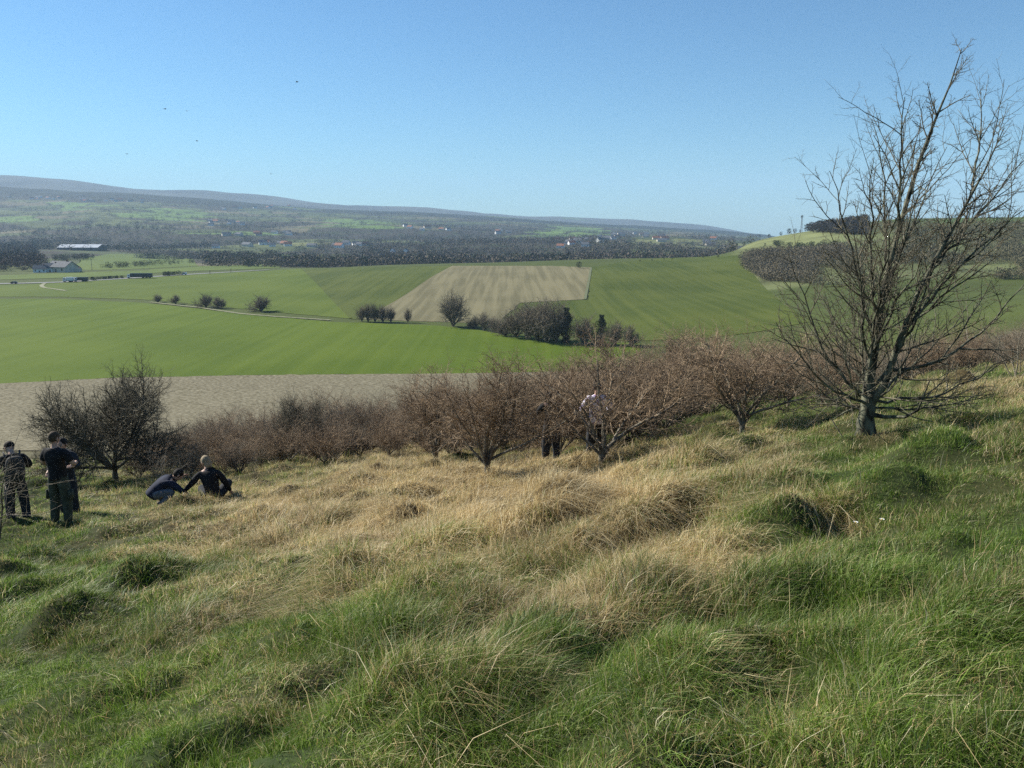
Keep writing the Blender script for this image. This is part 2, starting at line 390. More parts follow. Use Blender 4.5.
# ------------------------------------------------------------------ field sheets
def strip_mat(name, c1, c2, rot, sc, amt2=.5, patch=.02, dark=None):
    m = bpy.data.materials.new(name); m.use_nodes = True; nt = m.node_tree; L = nt.links.new
    bs = nt.nodes['Principled BSDF']; bs.inputs['Roughness'].default_value = .95; bs.inputs['Specular IOR Level'].default_value = .1
    tc = nd(nt, 'ShaderNodeTexCoord'); mp = nd(nt, 'ShaderNodeMapping'); mp.inputs['Rotation'].default_value = (0, 0, rot); mp.inputs['Scale'].default_value = (1, .012, 1)
    L(tc.outputs['Object'], mp.inputs[0])
    st = nd(nt, 'ShaderNodeTexNoise'); st.inputs['Scale'].default_value = sc; st.inputs['Detail'].default_value = 2; L(mp.outputs[0], st.inputs['Vector'])
    pn = nd(nt, 'ShaderNodeTexNoise'); pn.inputs['Scale'].default_value = patch; pn.inputs['Detail'].default_value = 6; L(tc.outputs['Object'], pn.inputs['Vector'])
    fn = nd(nt, 'ShaderNodeTexNoise'); fn.inputs['Scale'].default_value = .9; fn.inputs['Detail'].default_value = 4; L(tc.outputs['Object'], fn.inputs['Vector'])
    a = nd(nt, 'ShaderNodeMath', operation='MULTIPLY'); L(st.outputs['Fac'], a.inputs[0]); a.inputs[1].default_value = amt2
    b = nd(nt, 'ShaderNodeMath', operation='MULTIPLY_ADD'); L(pn.outputs['Fac'], b.inputs[0]); b.inputs[1].default_value = (1 - amt2) * .7; L(a.outputs[0], b.inputs[2])
    c = nd(nt, 'ShaderNodeMath', operation='MULTIPLY_ADD'); L(fn.outputs['Fac'], c.inputs[0]); c.inputs[1].default_value = (1 - amt2) * .3; L(b.outputs[0], c.inputs[2])
    rp = nd(nt, 'ShaderNodeValToRGB'); rp.color_ramp.elements[0].position = .41; rp.color_ramp.elements[1].position = .58
    rp.color_ramp.elements[0].color = (*c1, 1); rp.color_ramp.elements[1].color = (*c2, 1)
    L(c.outputs[0], rp.inputs[0]); L(rp.outputs[0], bs.inputs['Base Color'])
    return m
def pline(pts, n):
    P = np.array(pts, float); d = np.concatenate([[0], np.cumsum(np.hypot(*np.diff(P, axis=0).T))]); s = np.linspace(0, d[-1], n)
    return np.stack([np.interp(s, d, P[:, 0]), np.interp(s, d, P[:, 1])], 1)
def field(name, bottom, top, m, off=.14, nu=90, nv=70, ymin=130, ymax=1e5):
    B = np.array([hit(a, b, ymin, ymax) for a, b in pline(bottom, nu)])
    T = np.array([hit(a, b, ymin, ymax) for a, b in pline(top, nu)])
    s = np.linspace(0, 1, nv)[:, None, None]
    P = (B[None] * (1 - s) + T[None] * s).reshape(-1, 2)
    jg = np.random.default_rng(len(COL.objects)); P[:nu] += jg.normal(0, .0011, (nu, 2)) * P[:nu, 1:2]; P[-nu:] += jg.normal(0, .0011, (nu, 2)) * P[-nu:, 1:2]
    z = h_smooth(P[:, 0], P[:, 1]) + off
    i = np.arange((nv - 1) * (nu - 1)); a = (i // (nu - 1)) * nu + i % (nu - 1)
    me = mesh_np(name, np.column_stack([P, z]), [np.stack([a, a + 1, a + nu + 1, a + nu], 1)], [m], smooth=True)
    return tag(link(name, me), kind='structure')
G1 = strip_mat('young_wheat', (.064, .102, .005), (.090, .130, .010), R(90), .22, .35)
G2 = strip_mat('short_pasture', (.068, .100, .009), (.094, .126, .015), R(84), .2, .3)
G3 = strip_mat('spring_barley', (.050, .070, .009), (.082, .100, .017), R(-14), .30, .38)
G4 = strip_mat('far_pasture', (.08, .115, .022), (.11, .145, .03), R(60), .1, .35)
ST = strip_mat('stubble', (.125, .112, .058), (.19, .168, .092), R(-8), .30, .6)
def chalk_mat():
    m = mat('chalky_soil', (.095, .082, .048), (.29, .26, .18), scale=3.0, stretch=(.40, 1.2, 1), detail=9, lo=.38, hi=.66, rough=1, spec=.05, bump=1)
    return m
field('ploughed_field', [(-80, 455), (60, 455), (200, 447), (330, 434), (450, 422), (640, 405)], [(-80, 386), (0, 384), (120, 378), (250, 375.5), (440, 374), (640, 371)], chalk_mat(), ymin=125)
field('green_field', [(-80, 386), (0, 384), (120, 378), (250, 375.5), (440, 374), (640, 371)], [(-80, 300), (0, 299), (60, 299), (150, 303.5), (200, 309), (260, 316), (330, 322), (440, 326), (560, 340), (640, 344)], G1, ymin=170)
field('green_field', [(-80, 298), (0, 297), (60, 297), (150, 300), (200, 305), (260, 311), (350, 319)], [(-80, 285), (0, 285), (60, 283), (120, 279), (190, 274.5), (270, 270.5), (300, 269)], G2, ymin=250)
field('green_field', [(350, 319), (355, 319.3), (361, 319.6)], [(300, 269), (330, 268), (370, 267.5), (420, 266.5), (452, 266)], G3, ymin=250)
field('stubble_field', [(361, 319.6), (420, 321.5), (470, 323), (500, 321), (520, 303), (586, 299.5)], [(452, 266), (500, 266), (550, 266), (591, 267.5)], ST, ymin=250)
field('green_field', [(500, 324.5), (530, 331), (560, 336), (600, 340), (650, 341), (710, 338), (760, 332), (810, 322)], [(500, 323), (521, 303.5), (560, 301.5), (588, 300), (591, 267.5), (620, 262.5), (660, 258.5), (700, 257), (738, 255.5)], G3, ymin=200, ymax=760)
field('green_field', [(68, 270), (100, 270), (150, 268.5), (198, 266)], [(82, 258), (110, 254), (150, 254.5), (192, 259)], G4, ymin=700)
field('green_field', [(0, 280), (80, 277.5), (150, 275)], [(0, 275.5), (80, 272.5), (150, 270.5)], G4, ymin=500, off=.2)
field('green_field', [(150, 273.5), (200, 271), (280, 268)], [(150, 269.5), (200, 266.5), (280, 264)], G4, ymin=500, off=.2)

def ribbon(name, pts, width, m, off, ymin, n=80, kind='structure'):
    P = np.array([hit(a, b, ymin) for a, b in pline(pts, n)])
    for _ in range(3): P[1:-1] = (P[:-2] + P[1:-1] * 2 + P[2:]) / 4
    d = np.gradient(P, axis=0); d /= np.linalg.norm(d, axis=1)[:, None]; nrm = np.stack([-d[:, 1], d[:, 0]], 1)
    V = []
    for s in (-1, -.5, 0, .5, 1):
        q = P + nrm * s * width / 2; V.append(np.column_stack([q, h_smooth(q[:, 0], q[:, 1]) + off]))
    V = np.stack(V, 1).reshape(-1, 3); k = 5
    i = np.arange((n - 1) * (k - 1)); a = (i // (k - 1)) * k + i % (k - 1)
    return tag(link(name, mesh_np(name, V, [np.stack([a, a + 1, a + k + 1, a + k], 1)], [m], smooth=True)), kind=kind)
road_m = mat('worn_asphalt', (.17, .17, .165), (.24, .24, .23), scale=.4)
track_m = mat('chalk_track', (.13, .135, .06), (.26, .25, .15), scale=.3)
ribbon('road', [(-80, 285), (0, 284), (60, 282.5), (120, 279), (190, 274.5), (270, 270)], 9, road_m, .3, 500)
ribbon('track', [(45, 283.5), (41, 286), (44, 288), (56, 289.5), (66, 291)], 2.6, track_m, .3, 450, n=40)
ribbon('track', [(150, 302.5), (200, 308), (240, 314), (275, 317), (330, 320.5)], 2.2, track_m, .3, 250)
ribbon('path', [(585, 299.5), (587, 290), (589, 280), (591, 268)], 1.5, mat('field_edge', (.10, .11, .05)), .3, 250, n=40)

# ------------------------------------------------------------------ grass: tufts of single blades, scattered as one uncountable cover
def grass_material():
    m = bpy.data.materials.new('grass_blade'); m.use_nodes = True; nt = m.node_tree; L = nt.links.new; nt.nodes.clear()
    out = nd(nt, 'ShaderNodeOutputMaterial')
    at_ = nd(nt, 'ShaderNodeAttribute', attribute_name='blade'); sp = nd(nt, 'ShaderNodeSeparateColor'); L(at_.outputs['Color'], sp.inputs[0])
    v, dm, tone = sp.outputs[0], sp.outputs[1], sp.outputs[2]
    def ramp(f, stops):
        r = nd(nt, 'ShaderNodeValToRGB'); e = r.color_ramp.elements
        while len(e) < len(stops): e.new(.5)
        for q, (p, c) in zip(e, stops): q.position = p; q.color = (*c, 1)
        L(f, r.inputs[0]); return r.outputs[0]
    gr = ramp(v, [(0, (.036, .072, .008)), (.4, (.090, .165, .014)), (.8, (.20, .30, .045)), (1, (.40, .42, .20))])
    dr = ramp(v, [(0, (.20, .135, .055)), (.35, (.44, .32, .145)), (.75, (.68, .54, .29)), (1, (.80, .71, .48))])
    ml = nd(nt, 'ShaderNodeMath', operation='MULTIPLY_ADD', use_clamp=True); L(dm, ml.inputs[0]); ml.inputs[1].default_value = 12; ml.inputs[2].default_value = -5.5
    mx = nd(nt, 'ShaderNodeMix', data_type='RGBA'); L(ml.outputs[0], mx.inputs[0]); L(gr, mx.inputs[6]); L(dr, mx.inputs[7])
    mr = nd(nt, 'ShaderNodeMapRange'); mr.inputs['To Min'].default_value = .72; mr.inputs['To Max'].default_value = 1.3; L(tone, mr.inputs[0])
    vs = nd(nt, 'ShaderNodeVectorMath', operation='SCALE'); L(mx.outputs[2], vs.inputs[0]); L(mr.outputs[0], vs.inputs['Scale'])
    bs = nd(nt, 'ShaderNodeBsdfPrincipled'); bs.inputs['Roughness'].default_value = .5; bs.inputs['Specular IOR Level'].default_value = .35; L(vs.outputs[0], bs.inputs['Base Color'])
    tr = nd(nt, 'ShaderNodeBsdfTranslucent'); L(vs.outputs[0], tr.inputs[0])
    ms = nd(nt, 'ShaderNodeMixShader'); ms.inputs[0].default_value = .38; L(bs.outputs[0], ms.inputs[1]); L(tr.outputs[0], ms.inputs[2]); L(ms.outputs[0], out.inputs[0])
    return m
GRASS = grass_material()

def grass_cover():
    g = np.random.default_rng(5)
    #      y0  y1  tufts/m2 blades segs width
    ZN = [(1.2, 4, 270, 60, 2, .0030), (4, 7, 230, 44, 2, .0034), (7, 11, 180, 34, 2, .0042), (11, 17, 95, 30, 2, .0058), (17, 27, 60, 24, 1, .0090), (27, 62, 16, 22, 1, .0170)]
    # kind: reach, hmin, hmax, bend, droop, lean x, lean y, spread of base, blade share
    KD = np.array([[.00, .02, .055, .70, .30, .15, -.10, .090, 1.0],
                   [.00, .04, .13, 1.05, .50, .40, -.30, .110, 1.3],
                   [.00, .06, .185, 1.4, .80, .85, -.20, .150, 1.15],
                   [.00, .06, .14, .5, .15, .25, -.15, .080, .9],
                   [.00, .10, .27, 1.1, .35, .35, -.20, .120, .10]])
    VV, FQ, FT, AV = [], [], [], []; base = 0
    for (y0, y1, dens, nb, segs, wid) in ZN:
        x0 = -.86 * y1 - 1.2; x1 = .80 * y1 + 1.2; n = int((x1 - x0) * (y1 - y0) * dens)
        x = x0 + (x1 - x0) * g.random(n); y = y0 + (y1 - y0) * g.random(n)
        kp = (x > -.86 * y - 1.2) & (x < .80 * y + 1.2) & (g.random(n) < .62 + .38 * sstep(-.30, .02, fbm(x / .33, y / .33, 2, 191))); x, y = x[kp], y[kp]; n = len(x)
        dry = dry_map(x, y); md = np.zeros(n)
        for (mx, my, mr, mh) in MOUNDS: md = np.maximum(md, np.exp(-(((x - mx) / mr) ** 2 + ((y - my) / mr) ** 2) * .8) * min(1, mh / .2))
        tus = fbm(x / .55, y / .55, 2, 111); kd = np.zeros(n, int)
        kd[g.random(n) < np.clip(.12 + md * .7 + sstep(.08, .32, tus) * .55, 0, .9)] = 1
        kd[g.random(n) < sstep(.25, .65, dry) * .85] = 2
        kd[g.random(n) < .06 + .10 * (dry > .4)] = 3
        kd[g.random(n) < .035] = 4
        wd = fbm(x / 1.6, y / 1.6, 2, 131) * 3.4 + fbm(x / .35, y / .35, 1, 171) * 2.6
        size = (.75 + .5 * g.random(n)) * (1 + .55 * md) * (1 + .95 * np.clip(tus, -.6, .6)) * (1 + .9 * np.clip(fbm(x / .33, y / .33, 2, 191), -.35, .5)) * (1 + .35 * sstep(.4, .8, dry))
        dryv = np.clip(dry + (kd == 2) * .18 + (kd == 4) * .6, .04, 1.1)
        tone = np.clip(.5 + fbm(x / .6, y / .6, 2, 141) * 1.0 + g.normal(0, .16, n), 0, 1)
        m = np.maximum(1, (nb * KD[kd, 8] * g.uniform(.7, 1.3, n))).astype(int)
        t = np.repeat(np.arange(n), m); N = len(t); K = KD[kd[t]]
        r = K[:, 7] * np.sqrt(g.random(N)) * (.8 + .4 * size[t]) * (1.25 if y0 > 10 else 1); a = g.random(N) * 6.2832
        bx = x[t] + r * np.cos(a); by = y[t] + r * np.sin(a)
        Lb = (K[:, 1] + (K[:, 2] - K[:, 1]) * g.random(N) ** 1.4) * size[t] * (1.25 if y0 > 15 else 1)
        d = a + g.normal(0, 1.3, N); cw, sw = np.cos(wd[t]), np.sin(wd[t])
        lx, ly = K[:, 5] * cw - K[:, 6] * sw, K[:, 5] * sw + K[:, 6] * cw
        dx, dy = np.cos(d) + lx, np.sin(d) + ly
        bn = K[:, 3] * (.3 + g.random(N)); w = wid * (.6 + .8 * g.random(N)) * np.where(kd[t] == 4, 1.1, 1)
        fa = g.random(N) * 6.2832; fx, fy = np.cos(fa), np.sin(fa)
        bz = h(bx, by)
        S = [0, .5, 1.0] if segs == 2 else [0, 1.0]; rows = []
        for s in S:
            px = bx + dx * bn * Lb * s ** 1.7; py = by + dy * bn * Lb * s ** 1.7
            pz = bz + Lb * (s - K[:, 4] * bn * s ** 2.4) - .02 * (1 - s)
            if s > 0: px = px + g.normal(0, .010, N) * s; py = py + g.normal(0, .010, N) * s
            if s < 1: ww = w * .5 * (1 if s == 0 else .8); rows += [np.stack([px - fx * ww, py - fy * ww, pz], 1), np.stack([px + fx * ww, py + fy * ww, pz], 1)]
            else: rows.append(np.stack([px, py, pz], 1))
        V = np.stack(rows, 1).astype(np.float32); k = V.shape[1]
        b = base + np.arange(N)[:, None] * k
        if segs == 2: FQ.append(b + np.array([0, 1, 3, 2])); FT.append(b + np.array([2, 3, 4]))
        else: FT.append(b + np.array([0, 1, 2]))
        VV.append(V.reshape(-1, 3)); base += N * k
        AV.append(np.repeat(np.stack([g.random(N), (dryv[t] - g.random(N)), tone[t]], 1), k, axis=0))
    A = np.concatenate(AV).astype(np.float32); V = np.concatenate(VV)
    idx = np.concatenate([np.concatenate(FQ).ravel(), np.concatenate(FT).ravel()]).astype(np.int32)
    nq, nt_ = sum(map(len, FQ)), sum(map(len, FT))
    me = bpy.data.meshes.new('grass'); me.vertices.add(len(V)); me.vertices.foreach_set('co', V.ravel())
    me.loops.add(len(idx)); me.loops.foreach_set('vertex_index', idx); me.polygons.add(nq + nt_)
    me.polygons.foreach_set('loop_start', np.concatenate([np.arange(nq) * 4, nq * 4 + np.arange(nt_) * 3]).astype(np.int32))
    me.polygons.foreach_set('use_smooth', np.ones(nq + nt_, bool))
    c = np.ones((len(V), 4), np.float32); c[:, :3] = A; c[:, 1] = A[:, 1] * .5 + .5
    at_ = me.attributes.new('blade', 'FLOAT_COLOR', 'POINT'); at_.data.foreach_set('color', c.ravel())
    me.update(calc_edges=True); me.materials.append(GRASS)
    o = link('grass', me); tag(o, 'rough tussocky grass, green and straw coloured, covering the near slope', 'grass', kind='stuff')
    print('grass blades', nq if False else len(A) // 4, 'tris', nq * 2 + nt_)
grass_cover()
for (a, b) in [(856, 516), (882, 516)]:
    X, Yq = hit(a, b + 3); fl = MB(); zz = h1(X, Yq)
    for q in range(9):
        an = q * .698; fl.add([(math.cos(an - .25) * .006, math.sin(an - .25) * .006, .16), (math.cos(an - .28) * .026, math.sin(an - .28) * .026, .166), (math.cos(an + .28) * .026, math.sin(an + .28) * .026, .166), (math.cos(an + .25) * .006, math.sin(an + .25) * .006, .16)], [(0, 1, 2, 3)])
    root = empty('daisy', (X, Yq, zz - .02), 0, .72); tag(root, 'small white daisy in green grass below the tall bare hawthorn, the %s of two' % ('left' if a < 870 else 'right'), 'flower', 'white daisies in the grass')
    fl.build('petals', M_['white_paint'], root)
    st = MB(); st.tube([(0, 0, -.03), (.004, 0, .08), (0, 0, .16)], .0018, 5); st.build('stem', mat('flower_stem', (.05, .1, .02)), root)
    ce = MB(); ce.ball((0, 0, .163), (.008, .008, .005)); ce.build('flower_centre', mat('flower_yellow', (.6, .42, .03)), root)

# ------------------------------------------------------------------ bare trees and shrubs
def perp(d, g):
    v = Vector((g.gauss(0, 1), g.gauss(0, 1), g.gauss(0, 1))); v -= v.dot(d) * d
    return v.normalized() if v.length > 1e-4 else d.orthogonal().normalized()
def grow(g, out, p, d, L, r, lv, S, r_end=None):
    """one branch as a polyline (points, radii), then its children"""
    prm = S[lv]; n = prm['n']; pts = [p.copy()]; d = d.normalized()
    seg = L / n; rads = [r]; dirs = [d.copy()]
    for i in range(n):
        d = (d + perp(d, g) * prm['wob'] + Vector((0, 0, prm['up']))).normalized()
        p = p + d * seg; pts.append(p.copy()); dirs.append(d.copy())
        rads.append(r + ((r_end or r * prm.get('taper', .35)) - r) * (i + 1) / n)
    out[lv].append((pts, rads))
    if lv + 1 < len(S):
        c = S[lv + 1]; nc = g.randint(*c['num']); side = perp(dirs[0], g)
        if 'per' in c: nc = max(1, int(L * c['per'] * g.uniform(.8, 1.2)))
        for q in range(nc):
            f = c['from'] + (1 - c['from']) * (q + g.random()) / nc; f = min(f, .99)
            i = min(int(f * n), n - 1); fr = f * n - i
            pp = pts[i].lerp(pts[i + 1], fr); dd = dirs[i + 1]
            side = Matrix.Rotation(2.4 + g.uniform(-.5, .5), 3, dd) @ side; side = (side - side.dot(dd) * dd)
            side = side.normalized() if side.length > 1e-3 else perp(dd, g)
            an = R(g.uniform(*c['ang'])); nd_ = dd * math.cos(an) + side * math.sin(an)
            ln = c['len'] * (L if c.get('rel', True) else 1) * g.uniform(.6, 1.25) * (1 - f * c.get('short', .45))
            rr = min(c['r'] * g.uniform(.8, 1.2), (rads[i] + (rads[i + 1] - rads[i]) * fr) * .75)
            grow(g, out, pp, nd_, ln, rr, lv + 1, S)
def tubes(name, lines, sides, m, attrs=None):
    """lines: [(pts, radii)] into one mesh"""
    by = {}
    for pts, rad in lines: by.setdefault(len(pts), []).append((pts, rad))
    VV, FF, base = [], [], 0
    for n, ls in by.items():
        P = np.array([[tuple(p) for p in pts] for pts, _ in ls]); Rd = np.array([rad for _, rad in ls])
        T = np.gradient(P, axis=1); T /= np.linalg.norm(T, axis=2, keepdims=True) + 1e-9
        ref = np.zeros_like(T); ax = np.argmin(np.abs(T[:, 0]), axis=1); ref[np.arange(len(ls)), :, ax] = 1
        A = np.cross(T, ref); A /= np.linalg.norm(A, axis=2, keepdims=True) + 1e-9; B = np.cross(T, A)
        an = np.arange(sides) * 2 * np.pi / sides
        V = P[:, :, None, :] + Rd[:, :, None, None] * (A[:, :, None, :] * np.cos(an)[None, None, :, None] + B[:, :, None, :] * np.sin(an)[None, None, :, None])
        m_ = len(ls); V = V.reshape(-1, 3)
        l, i, q = np.meshgrid(np.arange(m_), np.arange(n - 1), np.arange(sides), indexing='ij')
        b0 = base + (l * n + i) * sides; q2 = (q + 1) % sides
        FF.append(np.stack([b0 + q, b0 + q2, b0 + sides + q2, b0 + sides + q], -1).reshape(-1, 4))
        VV.append(V); base += len(V)
    return mesh_np(name, np.concatenate(VV), [np.concatenate(FF)], [m], smooth=True)
def tree_meshes(name, seed, stems, S, m_tr, m_tw, split=1):
    """stems: [(start, dir, length, radius)]; returns (trunk mesh, crown mesh)"""
    g = random.Random(seed); out = [[] for _ in S]
    for st in stems: grow(g, out, Vector(st[0]), Vector(st[1]), st[2], st[3], 0, S)
    tr = [l for lv in out[:split] for l in lv]; tw = [l for lv in out[split:] for l in lv]
    return tubes('trunk', tr, 8, m_tr), tubes('crown', tw, 3, m_tw), sum(len(o) for o in out)

# the tall hawthorn on the right
def main_tree():
    g = random.Random(4)
    Y0 = 9.5; bx, by = at(866, Y0); bz = h1(bx, by); B = Vector((bx, by, bz - .12))
    fork = ray(868, 408, Y0)
    LD = [B, B + Vector((0, 0, .2)), ray(864, 425, Y0), fork, ray(869, 380, Y0), ray(875, 345, Y0 + .05), ray(881, 305, Y0 + .1), ray(890, 262, Y0 + .1), ray(903, 215, Y0 + .15), ray(918, 165, Y0 + .2), ray(936, 118, Y0 + .25), ray(950, 85, Y0 + .3), ray(962, 48, Y0 + .3)]
    LR = [.135, .105, .092, .085, .062, .048, .039, .032, .026, .020, .014, .009, .004]
    L2 = [fork, ray(884, 385, Y0 - .1), ray(898, 345, Y0 - .2), ray(915, 300, Y0 - .2), ray(938, 255, Y0 - .25), ray(962, 212, Y0 - .2), ray(985, 170, Y0 - .1), ray(1004, 128, Y0)]
    R2 = [.055, .043, .035, .028, .022, .016, .010, .004]
    S = [dict(n=9, wob=.07, up=.0),
         dict(n=7, wob=.13, up=.035, num=(9, 14), ang=(22, 48), len=.42, r=.0100, short=.35, **{'from': .22}, taper=.35),
         dict(n=5, wob=.18, up=.03, num=(5, 8), ang=(28, 60), len=.40, r=.0044, short=.3, **{'from': .15}, taper=.45),
         dict(n=3, wob=.22, up=.02, num=(3, 5), ang=(30, 70), len=.40, r=.0026, short=.3, **{'from': .15}, taper=.6)]
    targets = [  # px, py, depth offset, where it leaves which stem (row of the photo), radius
        (828, 172, .3, 345, .026), (868, 160, -.5, 325, .024), (905, 98, -.3, 240, .022), (985, 95, .6, 200, .016), (1030, 205, -.5, 330, .028),
        (1040, 275, .2, 370, .026), (1012, 180, .5, 290, .022), (945, 150, .8, 300, .020), (850, 235, -.8, 370, .020), (786, 258, .1, 398, .024), (778, 325, -.5, 405, .022),
        (1024, 345, .7, 400, .022), (806, 378, .3, 410, .015), (990, 392, -.4, 408, .016), (930, 240, -.9, 380, .022), (970, 300, .9, 392, .020), (822, 292, .9, 388, .018), (840, 330, -1.0, 395, .014),
        (880, 120, .8, 310, .022), (925, 170, -.7, 355, .022), (995, 250, -.9, 360, .022), (900, 180, -.9, 395, .024), (1035, 150, .4, 270, .018), (955, 235, .1, 400, .026), (860, 265, .4, 400, .018), (925, 320, -.4, 404, .018)]
    def on(line, row):
        if row > py_of_t(line[0].z / line[0].y): return line[0]
        for p, q in zip(line, line[1:]):
            a_, b_ = py_of_t(p.z / p.y), py_of_t(q.z / q.y)
            if b_ <= row <= a_: return p.lerp(q, (a_ - row) / max(a_ - b_, 1e-6))
        return line[-2]
    out = [[] for _ in S]
    tr = [(LD, LR), (L2, R2)]
    for q, (a, b, r0, r1) in enumerate([(-.10, .02, .045, .02), (.10, .04, .045, .02), (.03, -.10, .045, .02)]):   # root flare
        tr.append(([B + Vector((a * 1.5, b * 1.5, -.02)), B + Vector((a * .9, b * .9, .14)), B + Vector((a * .3, b * .3, .36))], [r0, r0, .04]))
    for (px, py, dy, sf, r) in targets:
        st = on(L2 if px > 960 or py > 290 and px > 900 else LD, sf)
        E = ray(px, py, Y0 + dy * 1.1); D = E - st; n = 10; pts = [st]; Ld = D.length
        side = perp(D.normalized(), g) * Ld * .035; up = Vector((D.x * -.10, D.y * -.10, -abs(D.z) * .04))
        if py > 250: up = Vector((0, 0, -.10 * Ld))
        ws = [perp(D.normalized(), g) * Ld * .012 for _ in range(n + 1)]
        for i in range(1, n + 1):
            f = i / n; pts.append(st + D * f + side * math.sin(f * math.pi * 1.3) + up * math.sin(f * math.pi) + ws[i])
        rads = [r * .72 * (1 - f / n) ** .9 + .0032 for f in range(n + 1)]
        tr.append((pts, rads))
        c = S[1]; nc = g.randint(10, 14); sd = perp(D.normalized(), g)
        for q in range(nc):
            f = .14 + .85 * (q + g.random()) / nc; i = min(int(f * n), n - 1); fr = f * n - i
            pp = pts[i].lerp(pts[i + 1], fr); dd = (pts[i + 1] - pts[i]).normalized()
            sd = Matrix.Rotation(2.4 + g.uniform(-.5, .5), 3, dd) @ sd; sd = (sd - sd.dot(dd) * dd).normalized()
            an = R(g.uniform(24, 52)); ln = g.uniform(.45, 1.25) * (1 - f * .42)
            rr = min(c['r'] * g.uniform(.6, 1.2), rads[i] * .7)
            grow(g, out, pp, dd * math.cos(an) + sd * math.sin(an) + Vector((0, 0, .12)), ln, rr, 1, S)
    for line, rr_ in ((LD, LR), (L2, R2)):       # side shoots along both leading stems
        for k in range(4, len(line) - 1):
            for q in range(4):
                f = g.random(); pp = line[k].lerp(line[k + 1], f); dd = (line[k + 1] - line[k]).normalized(); sd = perp(dd, g)
                an = R(g.uniform(28, 60)); grow(g, out, pp, dd * math.cos(an) + sd * math.sin(an) + Vector((0, 0, .1)), g.uniform(.35, .95) * (1 - .055 * k), min(.009, rr_[k] * .6), 1, S)
    # one low limb that dips and rises to the right, and a hanging dead stem on the left
    low = [ray(874, 415, Y0), ray(885, 417, Y0 - .1), ray(905, 417, Y0 - .3), ray(918, 410, Y0 - .4), ray(924, 395, Y0 - .5), ray(930, 380, Y0 - .5)]
    tr.append((low, [.03, .022, .018, .014, .01, .006])); grow(g, out, low[3], Vector((.6, 0, .5)), .8, .008, 1, S)
    dead = [ray(862, 405, Y0 + .1), ray(845, 412, Y0 + .2), ray(832, 420, Y0 + .2), ray(848, 446, Y0)]
    tr.append((dead, [.012, .010, .008, .006]))
    root = empty('hawthorn_tree', B); tag(root, 'tall bare hawthorn with pale lichened trunk and fan of limbs against sky', 'tree')
    for nm, lines, sd_, m in (('trunk', tr, 10, M_['bark_lichen']), ('crown', [l for lv in out for l in lv], 4, M_['twig_dark'])):
        lines = [([p - B for p in a], b) for a, b in lines]
        link(nm, tubes(nm, lines, sd_, m), root)
    print('main tree', [len(o) for o in out])
main_tree()

def haw_style(dense=1.0, r=1.0):
    return [dict(n=6, wob=.14, up=.02, taper=.35),
            dict(n=6, wob=.20, up=.04, num=(int(14 * dense), int(19 * dense)), ang=(30, 62), len=.60, r=.0085 * r, short=.3, **{'from': .22}, taper=.35),
            dict(n=4, wob=.25, up=.02, num=(int(7 * dense), int(11 * dense)), ang=(30, 70), len=.48, r=.0052 * r, short=.3, **{'from': .12}, taper=.45),
            dict(n=3, wob=.28, up=.01, num=(int(4 * dense), int(6 * dense)), ang=(35, 80), len=.42, r=.0030 * r, short=.2, **{'from': .1}, taper=.6)]
def haw_stems(g, n, L, spread, r, h0=.35):
    """low forked hawthorn: short bole, limbs leaning outwards"""
    st = []
    for i in range(n):
        a = i / n * 6.283 + g.uniform(-.4, .4); el = R(g.uniform(*spread))
        st.append(((math.cos(a) * .03, math.sin(a) * .03, h0 * g.uniform(.5, 1)), (math.cos(a) * math.cos(el), math.sin(a) * math.cos(el), math.sin(el)), L * g.uniform(.8, 1.15), r * g.uniform(.6, 1)))
    st.append(((0, 0, -.1), (g.uniform(-.1, .1), g.uniform(-.1, .1), 1), h0 + .15, r * 1.7))
    return st
def haw(name, seed, n, L, spread, r, h0, dense, m_tr, m_tw, rr=1.0):
    """stems get children, the bole does not"""
    g = random.Random(seed); S = haw_style(dense, rr); out = [[] for _ in S]
    sts = haw_stems(g, n, L, spread, r, h0)
    for st in sts[:-1]: grow(g, out, Vector(st[0]), Vector(st[1]), st[2], st[3], 0, S)
    bole = sts[-1]; b = [Vector((0, 0, -.15)), Vector((0, 0, h0 * .4)), Vector((.01, .01, h0 * 1.05))]
    out[0].append((b, [bole[3] * 1.15, bole[3] * .85, bole[3] * .7]))
    hgt = max(p.z for lv in out for pts, _ in lv for p in pts)
    print(name, [len(o) for o in out], 'h %.2f' % hgt)
    return (tubes('trunk', out[0], 7, m_tr), tubes('crown', [l for lv in out[1:] for l in lv], 3, m_tw), hgt)
HAW = [haw('haw', 100 + i, 9, 1.25, (30, 86), .026, .36, 1.0, M_['bark'], M_['twig'], 1.0) for i in range(3)]
HAWL = haw('haw_light', 111, 7, 1.3, (34, 80), .032, .36, .9, M_['bark'], M_['twig'], 1.0)
DARKH = haw('haw_dark', 120, 15, 1.15, (12, 88), .030, .4, 1.25, M_['bark'], M_['twig_dark'], 1.1)
SCR = [haw('scrub', 200 + i, 9, 1.1, (35, 85), .022, .12, .85, M_['bark'], M_['twig' if i != 1 else 'twig_grey'], 1.25) for i in range(3)]
THIN = haw('thin', 300, 5, 1.3, (40, 80), .016, .15, .55, M_['bark'], M_['twig_grey'], .8)
FT = [haw('valley', 320 + i, 13, 1.3, (40, 86), .045, .10, .75, M_['far_twig'], M_['far_twig'], 3.4) for i in range(2)]
FTW = haw('valley_round', 330, 15, 1.1, (15, 86), .045, .08, .8, M_['far_twig'], M_['far_twig'], 3.6)
